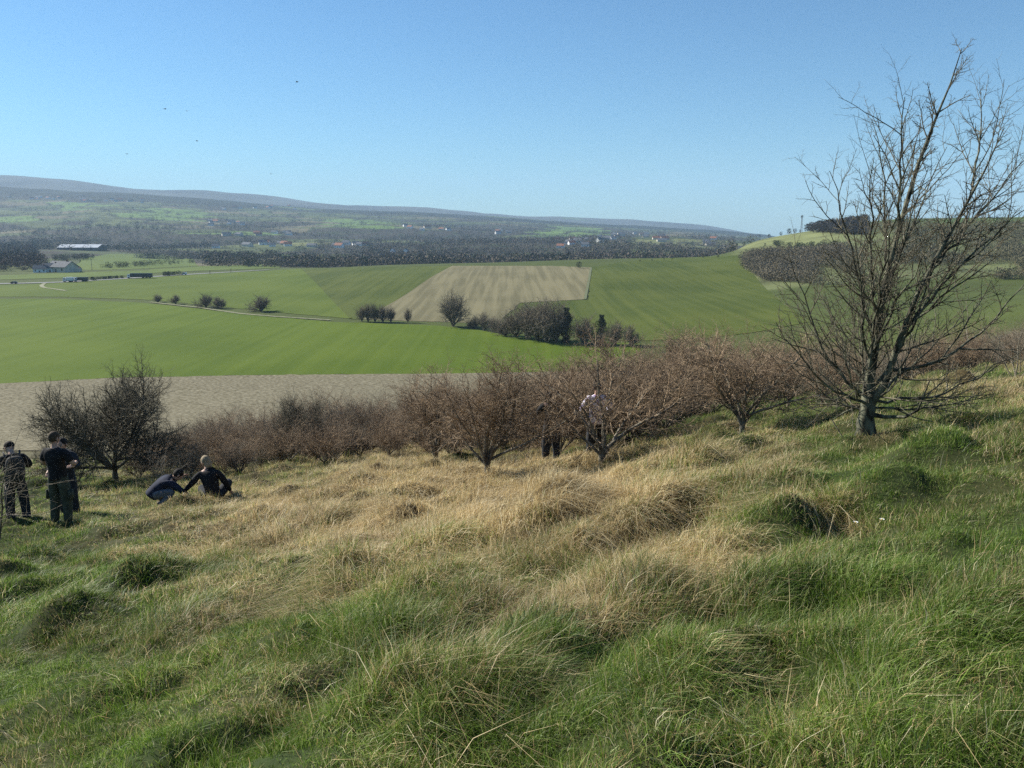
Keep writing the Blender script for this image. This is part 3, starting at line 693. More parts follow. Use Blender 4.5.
def plant(name, proto_, X, Yq, height, label, cat, group=None, rz=None, wide=1.0, g=random.Random(77), sink=.05):
    tm, cm, hh = proto_; s = height / hh
    root = empty(name, (X, Yq, h1(X, Yq) - sink), g.uniform(0, 6.28) if rz is None else rz, (s * wide, s * wide, s))
    tag(root, label, cat, group)
    link('trunk', tm, root); link('crown', cm, root); return root
def top_h(px, py_top, Yq):
    """height of something at column px, distance Yq whose top is seen at py_top"""
    X, _ = at(px, Yq); return float(t_of_py(py_top)) * Yq - h1(X, Yq), X
def shrub_at(name, proto_, px, Yq, py_top, label, cat, group=None, wide=1.0, rz=None):
    hh, X = top_h(px, py_top, Yq); return plant(name, proto_, X, Yq, max(hh, .4), label, cat, group, rz, wide)
# individual hawthorns in front of the thicket
shrub_at('hawthorn_bush', HAW[0], 487, 15.0, 340, 'round twiggy brown hawthorn with a short forked trunk standing in straw grass', 'bush', wide=1.15, rz=.4)
shrub_at('hawthorn_bush', HAWL, 602, 15.0, 318, 'wide brown hawthorn with thick leaning fork, a person in pale top behind it', 'bush', wide=1.15, rz=2.2)
shrub_at('hawthorn_bush', HAW[2], 742, 14.6, 303, 'bare hawthorn with two straight upright trunks left of the tallest tree', 'bush', wide=1.15, rz=4.0)
shrub_at('hawthorn_bush', HAW[0], 690, 22, 318, 'low bare hawthorn on pale grass between the two-trunked one and the leaning one', 'bush', wide=1.1, rz=3.1)
shrub_at('hawthorn_bush', HAW[1], 788, 19, 322, 'shorter hawthorn tucked just behind the two-trunked one, under the tall tree limbs', 'bush', wide=1.0, rz=5.1)
shrub_at('hawthorn_bush', HAW[2], 548, 18.5, 336, 'dark brown hawthorn crowding in between the round bush and the leaning one', 'bush', wide=.95, rz=1.1)
shrub_at('hawthorn_bush', DARKH, 116, 24, 344, 'dark spreading round-crowned bush above the grass behind the black-shirted person', 'bush', wide=.98, rz=1.0)
shrub_at('hawthorn_bush', DARKH, 305, 27, 381, 'small dark tree with visible trunk at the edge of the brown thicket', 'bush', wide=.75, rz=2.5)
shrub_at('thin_shrub', THIN, 166, 19.5, 436, 'fine leafless shrub just behind the crouching person in navy', 'shrub', rz=.6)
shrub_at('thin_shrub', THIN, 256, 20, 448, 'spindly leafless shrub on the grass right of the fair-haired seated person', 'shrub', rz=2.6, wide=.6)
shrub_at('thin_shrub', THIN, -6, 12.2, 398, 'sprawling bare branches at the left edge in front of the person with a bag', 'shrub', rz=3.6, wide=1.1)
shrub_at('thin_shrub', THIN, 128, 13.6, 505, 'low grey twiggy sapling in grass right of the black-shirted person', 'shrub', rz=1.6, wide=1.5)
shrub_at('thin_shrub', THIN, 655, 17.5, 418, 'pair of thin dead saplings standing in pale grass right of the leaning hawthorn', 'shrub', rz=1.2, wide=.5)
shrub_at('thin_shrub', THIN, 1016, 15, 300, 'thin-trunked bare sapling cut by the right edge on the grassy rise', 'shrub', rz=.2, wide=1.2)
shrub_at('hawthorn_bush', HAW[2], 652, 18.2, 312, 'brown hawthorn filling the gap between the leaning one and the two-trunked one', 'bush', wide=1.05, rz=.9)
shrub_at('hawthorn_bush', HAW[1], 822, 16.5, 322, 'scrubby hawthorn crowding against the left side of the tallest tree', 'bush', wide=1.0, rz=2.9)
shrub_at('hawthorn_bush', HAW[0], 436, 19.5, 356, 'reddish hawthorn where the long thicket meets the round twiggy bush', 'bush', wide=1.1, rz=5.6)
# thicket: repeats behind the crest
def prof(px): return float(np.interp(px, [-40, 60, 150, 200, 260, 300, 340, 440, 520, 600, 700, 800, 860, 940, 1010, 1120], [470, 450, 418, 406, 392, 384, 379, 377, 366, 326, 320, 324, 330, 312, 308, 300]))
g = random.Random(9); n = 0
spots = []
for k in range(90):
    px = 140 + 400 * (k % 30) / 30 + g.uniform(-12, 12); Yq = [25.5, 31, 38][k // 30] + g.uniform(-2.2, 2.2)
    spots.append((px, Yq))
for k in range(105):
    px = 430 + 690 * (k % 35) / 35 + g.uniform(-14, 14); Yq = [20.5, 25, 33][k // 35] + g.uniform(-2, 2)
    if k < 35 and not 430 < px < 690: continue
    if px > 900: Yq += 5
    spots.append((px, Yq))
for k, (px, Yq) in enumerate(spots):
    if Yq < 29 and px < 420: top = prof(px) + g.uniform(18, 40)
    elif 430 < px < 860 and Yq < 23: top = prof(px) + g.uniform(15, 50)
    elif 620 < px < 860 and Yq < 29: top = prof(px) + g.uniform(5, 35)
    else: top = prof(px) + g.uniform(0, 16)
    hh, X = top_h(px, top, Yq); s = hh
    if s < .7: continue
    plant('thicket_shrub', SCR[k % 3], X, Yq, s, 'one of the leafless brown shrubs packed into the thicket beyond the grass crest', 'shrub', 'bare brown shrubs of the thicket', wide=g.uniform(.8, 1.1) * (1.0 if s < 2.5 else .9), g=g); n += 1
print('thicket', n)

# ------------------------------------------------------------------ trees and hedges in the valley
def valley_tree(px, py, hpx, kind, label, group=None, wide=1.0, ymin=170, name='tree', g=random.Random(5)):
    X, Yq = hit(px, py, ymin); dep = Yq * 1.0
    hm = hpx / F * dep
    o = plant(name, kind, X, Yq, hm, label, 'tree' if name == 'tree' else 'bush', group, g.uniform(0, 6), wide, g, sink=.2); return o
valley_tree(158, 302.5, 10, FT[0], 'smallest dark tree at the left end of the field-edge row')
valley_tree(176, 304, 11, FT[1], 'second small tree from the left in the field-edge row', wide=1.1)
valley_tree(206, 307.5, 17, FTW, 'wide bushy clump of bare trees in the middle of the field-edge row', wide=1.0)
valley_tree(219, 308.5, 15, FTW, 'lower right-hand lobe of the wide bushy clump in the field-edge row', wide=1.0)
valley_tree(261, 311.5, 20, FTW, 'rounded bare tree at the right end of the field-edge row', wide=1.05)
for k, (px, hp) in enumerate([(362, 19), (368, 21), (375, 22), (383, 20), (391, 19)]):
    valley_tree(px, 321.5 + k * .2, hp, FT[k % 2], 'one of the bare trees in the clump left of the tall fan-shaped tree', 'clump of bare trees on the field edge', wide=.66)
valley_tree(408, 322.5, 17, FT[1], 'small lone bare tree left of the tall fan-shaped tree', wide=.5)
valley_tree(453, 326.5, 40, FT[0], 'tall fan-shaped bare tree at the foot of the stubble field', wide=.85)
for k, (px, py, hp) in enumerate([(474, 329, 17), (484, 331, 22), (495, 333, 20), (505, 336, 26), (516, 338, 36), (527, 340, 44), (537, 341, 48), (547, 342, 50), (556, 343, 48), (585, 345, 36), (615, 346, 30), (630, 347, 26)]):
    valley_tree(px, py, hp, FT[k % 2] if k % 3 else FTW, 'one of the bare trees bunched below the stubble field corner', 'dark bunch of bare trees below the stubble field', wide=.85, ymin=190)
def ivy_mesh(seed):
    g = np.random.default_rng(seed); n = 5200; u = g.random(n); a = g.random(n) * 6.283
    zz = u * 1.0; rad = (.07 + .075 * np.sin(np.pi * np.clip(u * 1.1, 0, 1)) + .03 * np.sin(u * 17 + seed)) * np.sqrt(g.random(n)) * (1 + .3 * np.sin(a * 3 + u * 9))
    C = np.stack([rad * np.cos(a), rad * np.sin(a), zz], 1); s = .012 + .012 * g.random(n)
    D = g.normal(size=(n, 3, 3)); D /= np.linalg.norm(D, axis=2, keepdims=True)
    V = (C[:, None] + D * s[:, None, None]).reshape(-1, 3)
    return mesh_np('crown', V, [np.arange(n * 3).reshape(-1, 3)], [M_['ivy']])
IVM = ivy_mesh(2); ivt = MB(); ivt.tube([(0, 0, -.05), (.01, 0, .5), (0, 0, .95)], [.03, .02, .008], 7); IVT = ivt.mesh('trunk', [M_['far_twig']])
for (px, py, hp, lb) in [(566, 343, 36, 'dark ivy-clad tree standing up in the bunch of bare trees'), (601, 345, 31, 'narrow ivy-covered tree at the right end of the bunch of bare trees')]:
    X, Yq = hit(px, py, 190); hm = hp / F * Yq
    r_ = empty('ivy_tree', (X, Yq, h1(X, Yq) - .2), .3, (hm * 1.3, hm * 1.3, hm)); tag(r_, lb, 'tree'); link('trunk', IVT, r_); link('crown', IVM, r_)
patch_later = True
# far woods and hedgerows: thousands of crowns that read as one mass
def crowns(name, x, y, hh, colr, label, m, per=16, flat=.6, seed=1, tri=.125):
    g = np.random.default_rng(seed); n = len(x); z = h_smooth(x, y); N = n * per; t = np.repeat(np.arange(n), per)
    th = g.random(N) * 6.283; cz = g.random(N); rr = np.sqrt(g.random(N)) * np.sqrt(1 - (cz * 2 - 1) ** 2 * .8)
    R_ = hh[t] * flat
    C = np.stack([x[t] + np.cos(th) * rr * R_, y[t] + np.sin(th) * rr * R_, z[t] + hh[t] * (.08 + .9 * cz)], 1)
    s = hh[t] * tri * (.7 + .6 * g.random(N)); D = g.normal(size=(N, 3, 3)); D[:, :, 2] *= 1.3; D /= np.linalg.norm(D, axis=2, keepdims=True)
    V = (C[:, None] + D * s[:, None, None]).reshape(-1, 3)
    c = np.repeat(np.clip(colr[t] * (.75 + .5 * g.random((N, 1))), 0, 1), 3, axis=0)
    me = mesh_np(name, V, [np.arange(N * 3).reshape(-1, 3)], [m], colors=c)
    return tag(link(name, me), label, 'wood' if name == 'wood' else 'hedgerow', kind='stuff')
FM = attr_mat('far_foliage', nscale=.05, amt=.2)
def pal(n, g, ever=.12):
    b = np.array([.135, .112, .090]) * (.75 + .5 * g.random((n, 1))); o = np.array([.105, .102, .062]) * (.7 + .6 * g.random((n, 1))); e = np.array([.022, .036, .018]) * (.7 + .6 * g.random((n, 1)))
    r = g.random((n, 1)); return np.where(r < ever, e, np.where(r < ever + .25, o, b))
g = random.Random(31)
CL = [  # px0, px1, py0, py1, n, what
 (8, 62, 197, 199.5, 9, 'one of the pale houses strung along the high ground at far left', 'far pale houses on the high ground'),
 (70, 145, 199.5, 203, 12, 'one of the pale village houses on the ridge left of centre distance', 'far village houses along the ridge'),
 (196, 300, 205.5, 210, 12, 'one of the tiny pale houses high on the far slope below the wooded ridge', 'tiny houses high on the far slope'),
 (195, 270, 221, 226, 8, 'one of the small houses among hedges in the middle of the far slope', 'small houses among hedges'),
 (225, 290, 232, 236, 8, 'one of the houses scattered in the valley village above the near trees', 'houses of the valley village'),
 (245, 285, 243, 247, 6, 'one of the pale cottages at the near edge of the valley village', 'pale cottages at the village edge'),
 (330, 366, 244, 248, 6, 'one of the pale houses in a row left of the two bright white ones', 'row of pale houses in the trees'),
 (400, 470, 226, 231, 6, 'one of the tiny houses on the wooded far slope above the stubble field', 'tiny houses on the wooded slope'),
 (495, 515, 231, 234, 4, 'one of the pale houses by the long green field on the far slope', 'pale houses by the long green field'),
 (556, 590, 240, 249, 9, 'one of the white village houses in the trees beyond the barley field', 'white village houses beyond the barley'),
 (598, 665, 234, 243, 16, 'one of the scattered white houses on the low far hillside right of centre', 'scattered white houses on the low far hillside'),
 (700, 722, 236, 246, 3, 'one of the last few houses before the shoulder of the down', 'last houses before the down')]
HOUSES = [(g.uniform(a, b), g.uniform(c, d), g.choice([0, 1, 2, 3, 0, 0]), g.uniform(-.6, .6), lb, gp, g.uniform(1.1, 1.7)) for (a, b, c, d, n, lb, gp) in CL for q in range(n)]
HXY = [hit(q[0], q[1], 900) for q in HOUSES] + [hit(a, b, 850) for a, b in ((393, 252), (406, 253), (288, 246), (312, 247), (216, 248))]
def far_sample():
    g = np.random.default_rng(12); n = 90000
    px = g.uniform(-160, 860, n); Yq = np.exp(g.uniform(math.log(880), math.log(5300), n))
    t = tab_t(px, Yq); x = u_of(px, t) * Yq; y = Yq
    c, bd = voro(x, y); wd = VWOOD[c]
    ok = (wd & (g.random(n) < .36)) | (~wd & (bd < 13)) | (~wd & (g.random(n) < .018))
    py = py_of_t(h_smooth(x, y) / y)
    ok &= ~((x > 0) & (px > 735)); ok &= ~((px > 38) & (px < 135) & (Yq < 1500)); ok &= (y < 4500); ok &= ~((px > 60) & (px < 205) & (Yq < 1300) & (py > 253))
    for (hx, hy) in HXY: ok &= ~((np.abs(x / y - hx / hy) < 11 / hy) & (y < hy + 12) & (y > hy * .93 - 20))
    x, y, wd = x[ok], y[ok], wd[ok]; hh = np.where(wd, 6 + 8 * g.random(len(x)) ** 1.5, 3.5 + 6 * g.random(len(x)))
    return x, y, hh, wd, g
_x, _y, _h, _w, _g = far_sample()
crowns('wood', _x[_w], _y[_w], _h[_w], pal(_w.sum(), _g), 'mass of bare brown woodland spread over the far side of the valley', FM, per=30, seed=2)
crowns('hedgerow', _x[~_w], _y[~_w], _h[~_w], pal((~_w).sum(), _g, .22), 'far hedgerows and scattered trees between the small green fields of the valley', FM, per=30, seed=3)
def patch(name, poly, n, hr, label, ymin, ever=.1, per=40, seed=4, ymax=3000, hs=.55, c=None, clump=None):
    """crowns scattered over a polygon of the photo, standing on the ground there"""
    g = np.random.default_rng(seed); P = np.array(poly, float); lo, hi = P.min(0), P.max(0); pts = []
    while len(pts) < n:
        a = g.uniform(lo, hi); ins = False; j = len(P) - 1
        for i in range(len(P)):
            if (P[i, 1] > a[1]) != (P[j, 1] > a[1]) and a[0] < (P[j, 0] - P[i, 0]) * (a[1] - P[i, 1]) / (P[j, 1] - P[i, 1] + 1e-9) + P[i, 0]: ins = not ins
            j = i
        if ins and (clump is None or float(fbm(np.array([a[0] / clump[0]]), np.array([a[1] / clump[1]]), 3, seed)[0]) > clump[2]): pts.append(hit(a[0], a[1], ymin, ymax))
    pts = np.array(pts); per = int(per * 2.4); hh = g.uniform(*hr, n); col = pal(n, g, ever) if c is None else np.array(c) * (.7 + .6 * g.random((n, 1)))
    return crowns(name, pts[:, 0], pts[:, 1], hh, col, label, FM, per=per, seed=seed, flat=hs, tri=.085)
patch('wood', [(-60, 273), (44, 271), (46, 262), (30, 250), (-60, 240)], 420, (8, 14), 'dense purple-brown bare wood behind the farm at the left edge', 700, .03, 40, 5, c=(.11, .082, .070))
patch('wood', [(370, 264.5), (600, 265), (640, 258), (600, 254), (480, 255), (370, 260)], 330, (7, 13), 'belt of bare tall trees just beyond the brow of the stubble field', 880, .08, 36, 6)
patch('wood', [(600, 261), (760, 243), (740, 240), (600, 252)], 260, (7, 12), 'dark belt of trees beyond the brow of the right-hand barley field', 880, .2, 30, 7)
patch('hedgerow', [(100, 269.5), (200, 263), (198, 261.5), (100, 267.5)], 80, (3, 6), 'dark ragged hedge between two small bright fields above the road', 700, .6, 40, 8)
patch('hedgerow', [(55, 262), (95, 259.5), (95, 257), (50, 259)], 60, (5, 8), 'dark hedge in front of the long grey-roofed barn', 700, .5, 40, 13)
patch('wood', [(742, 266), (764, 281), (812, 284), (812, 268), (846, 262), (846, 248), (800, 252), (760, 252), (742, 258)], 2200, (3, 6), 'brown leafless scrub covering the slope below the pale down', 420, .03, 30, 9, 1300, hs=.9, c=(.15, .128, .085))
patch('wood', [(800, 286), (1090, 278), (1090, 222), (900, 222.5), (860, 226), (846, 240), (846, 262), (812, 268)], 2600, (2.5, 6), 'dark leafless wood covering the right-hand hillside up to its crest', 380, .10, 30, 10, 1300, hs=.8, clump=(34, 9, -.06), c=(.13, .118, .07))
patch('wood', [(806, 229.5), (850, 224), (866, 221), (866, 236), (836, 234), (812, 233)], 320, (6, 10), 'dark clump of trees on the skyline beside the mast', 500, .5, 50, 11, 1300, c=(.05, .045, .04))
patch('hedgerow', [(768, 246.5), (776, 244), (800, 247), (840, 244), (840, 248), (800, 249.5)], 70, (2.5, 5), 'broken line of dark gorse bushes across the pale down', 500, .9, 50, 12, 1300)
# single trees one can tell apart on the skyline and brows
def lone(px, py, hp, lb, ymin, kind='wood', seed=0, ymax=1e5, c=None, ever=.3, group=None):
    g = np.random.default_rng(seed + 900); X, Yq = hit(px, py, ymin, ymax); hm = hp / F * Yq; zz = h1(X, Yq)
    r_ = empty('tree', (X, Yq, zz - .2)); tag(r_, lb, 'tree', group)
    n = 260; th = g.random(n) * 6.283; cz = g.random(n); rr = np.sqrt(g.random(n)) * np.sqrt(1 - (cz * 2 - 1) ** 2 * .85) * hm * .42
    Cc = np.stack([np.cos(th) * rr, np.sin(th) * rr, hm * (.18 + .8 * cz)], 1); D = g.normal(size=(n, 3, 3)); D /= np.linalg.norm(D, axis=2, keepdims=True)
    V = (Cc[:, None] + D * (hm * (.04 + .06 * g.random(n)))[:, None, None]).reshape(-1, 3); col = np.array(c or (.04, .045, .028)) * (.7 + .6 * g.random((n, 1)))
    link('crown', mesh_np('crown', V, [np.arange(n * 3).reshape(-1, 3)], [FM], colors=np.repeat(col, 3, 0)), r_)
    tb = MB(); tb.tube([(0, 0, 0), (0, 0, hm * .5)], [hm * .035, hm * .02], 6); tb.build('trunk', M_['bark'], r_)
for k, (px, py, hp) in enumerate([(769, 235.5, 4), (781, 233.8, 4), (789, 233, 6), (795, 232.7, 5), (800, 232.6, 3), (818, 246, 3), (782, 249.5, 3.5), (789, 250.5, 4), (765, 246, 3)]):
    lone(px, py, hp, 'one of the small dark trees dotted over the pale down', 500, seed=k, ymax=1300, group='small dark trees on the pale down')
lone(579, 268.5, 7, 'dark round bush on the brow where stubble meets barley', 500, seed=20, ymax=760)
for k, (px, py, hp) in enumerate([(640, 261.2, 2), (652, 260.2, 2), (664, 259, 2), (672, 258.8, 2), (686, 257.5, 2), (703, 257.5, 3), (718, 257, 3)]):
    lone(px, py + .5, hp, 'tiny bush on the far brow of the barley field', 400, seed=30 + k, ymax=760, group='tiny bushes along the barley field brow')
lone(733, 247, 6, 'dark tree on the shoulder of the down beyond the barley field', 600, seed=41, ymax=1300); lone(744, 245, 5, 'right-hand dark tree on the shoulder of the down', 600, seed=42, ymax=1300)
# mast on the down
X, Yq = hit(801, 232.6, 500, 1300); hm = 17 / F * Yq; r_ = empty('mast', (X, Yq, h1(X, Yq) - .3)); tag(r_, 'thin lattice mast with antennas standing on the skyline of the down', 'mast')
mb = MB()
for sx, sy in ((-1, -1), (1, -1), (0, 1)): mb.tube([(sx * .9, sy * .9, 0), (sx * .35, sy * .35, hm)], .16, 6)
for q in range(12):
    z0, z1 = hm * q / 12, hm * (q + 1) / 12; w0, w1 = .9 - .55 * q / 12, .9 - .55 * (q + 1) / 12; s = 1 if q % 2 else -1
    mb.tube([(-s * w0, -w0, z0), (s * w1, -w1, z1)], .08, 4); mb.tube([(s * w0, -w0, z0), (0, w1, z1)], .08, 4)
mb.build('lattice', M_['steel'], r_)
ab = MB(); ab.box((-.9, 0, hm * .93), (.5, .4, 2.0)); ab.box((.9, 0, hm * .93), (.5, .4, 2.0)); ab.box((0, .8, hm * .86), (.5, .4, 2.0)); ab.box((0, 0, hm * .93), (2.0, .12, .12)); ab.build('antenna', M_['steel'], r_)
# poles near the road
for (px, py, hp, lb) in [(92, 270, 11, 'wooden power pole beside the small bright field left of the valley'), (210, 274.5, 4, 'short pole by the road beyond the row of trucks'), (231, 272.5, 4, 'short pole by the road where it leaves the trucks behind')]:
    X, Yq = hit(px, py, 500); hm = hp / F * Yq; r_ = empty('power_pole', (X, Yq, h1(X, Yq) - .2)); tag(r_, lb, 'pole')
    q = MB(); q.tube([(0, 0, 0), (0, 0, hm)], [.22, .15], 7); q.build('pole', M_['wood_pole'], r_); q = MB(); q.box((0, 0, hm * .93), (1.8, .15, .15)); q.box((-.8, 0, hm * .96), (.12, .12, .3)); q.box((.8, 0, hm * .96), (.12, .12, .3)); q.build('crossarm', M_['wood_pole'], r_)

# ------------------------------------------------------------------ buildings
def house_kind(wl, rf, L=11, D=8, hw=3.4, hr=3.2, chim=True):
    a = MB(); a.prism([(-L / 2, -.5), (L / 2, -.5), (L / 2, hw), (-L / 2, hw)], -D / 2, D / 2)
    a.add([(-L / 2, -D / 2, hw), (-L / 2, D / 2, hw), (-L / 2, 0, hw + hr)], [(0, 1, 2)]); a.add([(L / 2, -D / 2, hw), (L / 2, D / 2, hw), (L / 2, 0, hw + hr)], [(0, 2, 1)])
    r = MB(); o = .5; t = .22
    for s in (-1, 1):
        y0, z0 = s * (D / 2 + o), hw - hr * o / (D / 2); vs = [(-L / 2 - o, y0, z0), (L / 2 + o, y0, z0), (L / 2 + o, 0, hw + hr), (-L / 2 - o, 0, hw + hr)]
        r.add(vs + [(x, y, z + t) for x, y, z in vs], [(0, 1, 2, 3), (4, 7, 6, 5), (0, 4, 5, 1), (1, 5, 6, 2), (2, 6, 7, 3), (3, 7, 4, 0)])
    c = MB(); c.box((L * .28, 0, hw + hr + .3), (.8, .8, 1.6)) if chim else None
    wn = MB()
    for s in (-1, 1):
        for q in (-.32, .32): wn.box((q * L, s * (D / 2 + .01), hw * .52), (1.2, .08, 1.3))
    dr = MB(); dr.box((0, -(D / 2 + .01), .95), (1.1, .08, 2.0))
    return (a.mesh('wall', [wl]), r.mesh('roof', [rf]), c.mesh('chimney', [M_['red_roof']]) if chim else None, wn.mesh('window', [M_['glass']]), dr.mesh('door', [M_['dark_wall']]))
HK = [house_kind(M_['white_wall'], M_['slate_roof']), house_kind(M_['white_wall'], M_['red_roof'], 12, 8), house_kind(M_['cream_wall'], M_['red_roof'], 14, 8, 3, 3.4), house_kind(M_['cream_wall'], M_['slate_roof'], 16, 9, 3.2, 3)]
def house(px, py, k, rz, lb, group=None, s=1.0, ymin=850):
    X, Yq = hit(px, py, ymin); r_ = empty('house', (X, Yq, h1(X, Yq)), rz, s); tag(r_, lb, 'house', group)
    a, b, c, d, e = HK[k]; link('wall', a, r_); rf = link('roof', b, r_); link('window', d, r_); link('door', e, r_)
    if c: link('chimney', c, rf)
for (px, py, k_, rz_, lb, gp, sc_) in HOUSES: house(px, py, k_, rz_, lb, gp, sc_, 900)
house(393, 252, 0, 1.4, 'left one of two bright white narrow gables above the stubble field', None, 1.1); house(406, 253, 0, 1.5, 'right one of two bright white narrow gables above the stubble field', None, 1.2)
house(288, 246, 1, .3, 'largest white house of the valley village, with red roof', None, 1.4); house(312, 247, 3, -.2, 'broad pale house right of the valley village', None, 1.3)
house(216, 248, 0, .1, 'lone white bungalow among trees left of the valley village', None, 1.3)
# long barn with pale metal roof, darker twin behind
def barn(px, py, L, D, hw, hr, rz, rf, lb, ymin=850):
    X, Yq = hit(px, py, ymin); r_ = empty('barn', (X, Yq, h1(X, Yq)), rz); tag(r_, lb, 'barn')
    a, b, c, d, e = house_kind(M_['dark_wall'], rf, L, D, hw, hr, False); link('wall', a, r_); link('roof', b, r_)
    q = MB()
    for i in range(6): q.box((-L * .42 + i * L * .168, -(D / 2 + .04), hw * .42), (4.2, .1, hw * .8))
    q.build('bay_door', M_['slate_roof'], r_)
barn(82, 250, 80, 30, 5, 5.5, R(-4), M_['metal_roof'], 'long dark barn with bright pale metal roof left of the valley')
barn(95, 248.5, 62, 24, 5, 4.5, R(-5), M_['slate_roof'], 'long dark barn half hidden behind the pale-roofed one', 900)
# farm by the road
def farm(px, py, k, rz, s, lb, ymin=600):
    house(px, py, k, rz, lb, None, s, ymin)
house(63, 272, 3, R(-25), 'big grey-roofed farmhouse with broad gable beside the road', None, 1.5, 600)
house(52, 272, 0, R(10), 'white farm building with grey roof left of the broad gable', None, 1.15, 600)
house(41, 272.3, 0, R(15), 'low white outbuilding at the left end of the farm', None, .95, 600)
house(75, 271.7, 2, R(-5), 'small low outbuilding at the right end of the farm', None, .7, 600)

# ------------------------------------------------------------------ vehicles on the road, about 600 m away
def wheels(r_, xs, yw, rad):
    for x in xs:
        for s in (-1, 1):
            w_ = MB(); w_.tube([(x, s * yw - .14, rad), (x, s * yw + .14, rad)], rad, 14); o = w_.build('wheel', M_['tyre'], r_)
            q = MB(); q.tube([(x, s * (yw + .01) - .15, rad), (x, s * (yw + .01) + .15, rad)], rad * .5, 10); q.build('rim', M_['steel'], o)
def veh(name, px, py, lb, cat, rz, ymin=500):
    X, Yq = hit(px, py, ymin, 800); r_ = empty(name, (X, Yq, float(h_smooth(np.array([X]), np.array([Yq]))[0]) + .32), rz); tag(r_, lb, cat); return r_
def truck(px, py, lb, rz, box_m, cab_m, Lb=8.5, hb=2.7, flat=False):
    r_ = veh('truck', px, py, lb, 'truck', rz); ch = MB(); ch.box((Lb / 2 + .3, 0, .85), (Lb + 2.6, .9, .25)); ch.build('chassis', M_['dark_wall'], r_)
    c = MB(); c.add([(-1.7, -1.2, .6), (-1.7, 1.2, .6), (-1.7, 1.2, 1.7), (-1.7, -1.2, 1.7), (-1.3, -1.15, 3.1), (-1.3, 1.15, 3.1), (.3, -1.2, .6), (.3, 1.2, .6), (.3, 1.15, 3.2), (.3, -1.15, 3.2)],
          [(0, 1, 2, 3), (3, 2, 5, 4), (4, 5, 8, 9), (6, 9, 8, 7), (0, 3, 4, 9, 6), (1, 7, 8, 5, 2), (0, 6, 7, 1)]); cb = c.build('cab', cab_m, r_)
    wn = MB(); wn.add([(-1.70, -1.05, 1.8), (-1.70, 1.05, 1.8), (-1.36, 1.0, 2.9), (-1.36, -1.0, 2.9)], [(0, 1, 2, 3)]); wn.build('windscreen', M_['glass'], cb)
    for s in (-1, 1): q = MB(); q.box((-.55, s * 1.19, 2.15), (.9, .05, .8)); q.build('side_window', M_['glass'], cb)
    b = MB(); b.box((Lb / 2 + .75, 0, 1.0 + hb / 2), (Lb, 2.5, hb)); b.build('cargo_box', box_m, r_)
    wheels(r_, [-.9, Lb * .62, Lb * .78, Lb * .94], 1.1, .5)
def car(px, py, lb, rz, m, van=False):
    r_ = veh('van' if van else 'car', px, py, lb, 'van' if van else 'car', rz); hh = 2.2 if van else 1.45
    prof = [(-2.2, .35), (2.2, .35), (2.25, 1.0), (1.9, hh if van else 1.02), (1.2, hh), (-.7, hh), (-1.35, 1.05), (-2.2, .85)]
    b = MB(); b.prism(prof, -.88, .88); bd = b.build('body', m, r_)
    for s in (-1, 1): q = MB(); q.prism([(-1.15, 1.05), (1.3, 1.05), (1.05, hh - .14), (-.68, hh - .14)], s * .87 - .025, s * .87 + .025); q.build('side_window', M_['glass'], bd)
    q = MB(); q.add([(-1.37, -.75, 1.1), (-1.37, .75, 1.1), (-.76, .7, hh - .08), (-.76, -.7, hh - .08)], [(0, 1, 2, 3)]); q.build('windscreen', M_['glass'], bd)
    wheels(r_, [-1.4, 1.4], .8, .33)
truck(66, 282.3, 'short truck with a white box body, first of the line on the road', R(5), M_['white_paint'], M_['white_paint'], 4.5, 2.4)
truck(77, 282, 'truck with white cab and dark body right behind the white box truck', R(5), M_['dark_paint'], M_['white_paint'], 7, 2.2)
truck(130, 278.6, 'long truck with white cab pulling a dark trailer along the road', R(5), M_['dark_paint'], M_['white_paint'], 16, 2.8)
car(14, 283.9, 'dark car alone on the road at the left', R(4), M_['dark_paint']); car(184, 275.2, 'white van on the road right of the long dark truck', R(5), M_['white_paint'], True)
patch('hedgerow', [(90, 281), (124, 278.5), (124, 277.3), (90, 279.8)], 60, (1.5, 2.5), 'low dark clipped hedge beside the road between two trucks', 500, .95, 60, 14, 800)
patch('hedgerow', [(164, 276.5), (180, 275.5), (180, 274.7), (164, 275.5)], 20, (2, 4), 'small dark roadside bushes right of the long truck', 500, .95, 60, 15, 800)

# ------------------------------------------------------------------ birds high in the sky
bm_ = M_['dark_wall']
for k, (px, py) in enumerate([(297, 82), (165, 109), (187, 111), (197, 141), (127, 154), (271, 174)]):
    Pb = ray(px, py, 120 + k * 12); r_ = empty('bird', Pb, k * 1.1, 1.1); tag(r_, ['lone high bird, uppermost and farthest right of the specks in the sky', 'bird on the left of the close pair in the sky', 'bird on the right of the close pair in the sky', 'bird just below the close pair in the sky', 'bird farthest left of all, above the far hills', 'lowest bird, close above the far ridge'][k], 'bird')
    b = MB(); b.ball((0, 0, 0), (.16, .05, .045), fn=lambda q: q); b.ball((.17, 0, .015), (.04, .03, .03)); b.add([(-.14, -.015, 0), (-.14, .015, 0), (-.28, .05, 0), (-.28, -.05, 0)], [(0, 1, 2, 3)]); b.build('body', bm_, r_, True)
    for s in (-1, 1):
        q = MB(); q.add([(.07, s * .03, .02), (-.06, s * .03, .02), (-.05, s * .22, .10), (.06, s * .22, .11), (-.06, s * .44, .06), (-.02, s * .45, .06)], [(0, 1, 2, 3), (3, 2, 4, 5)]); q.build('wing', bm_, r_)

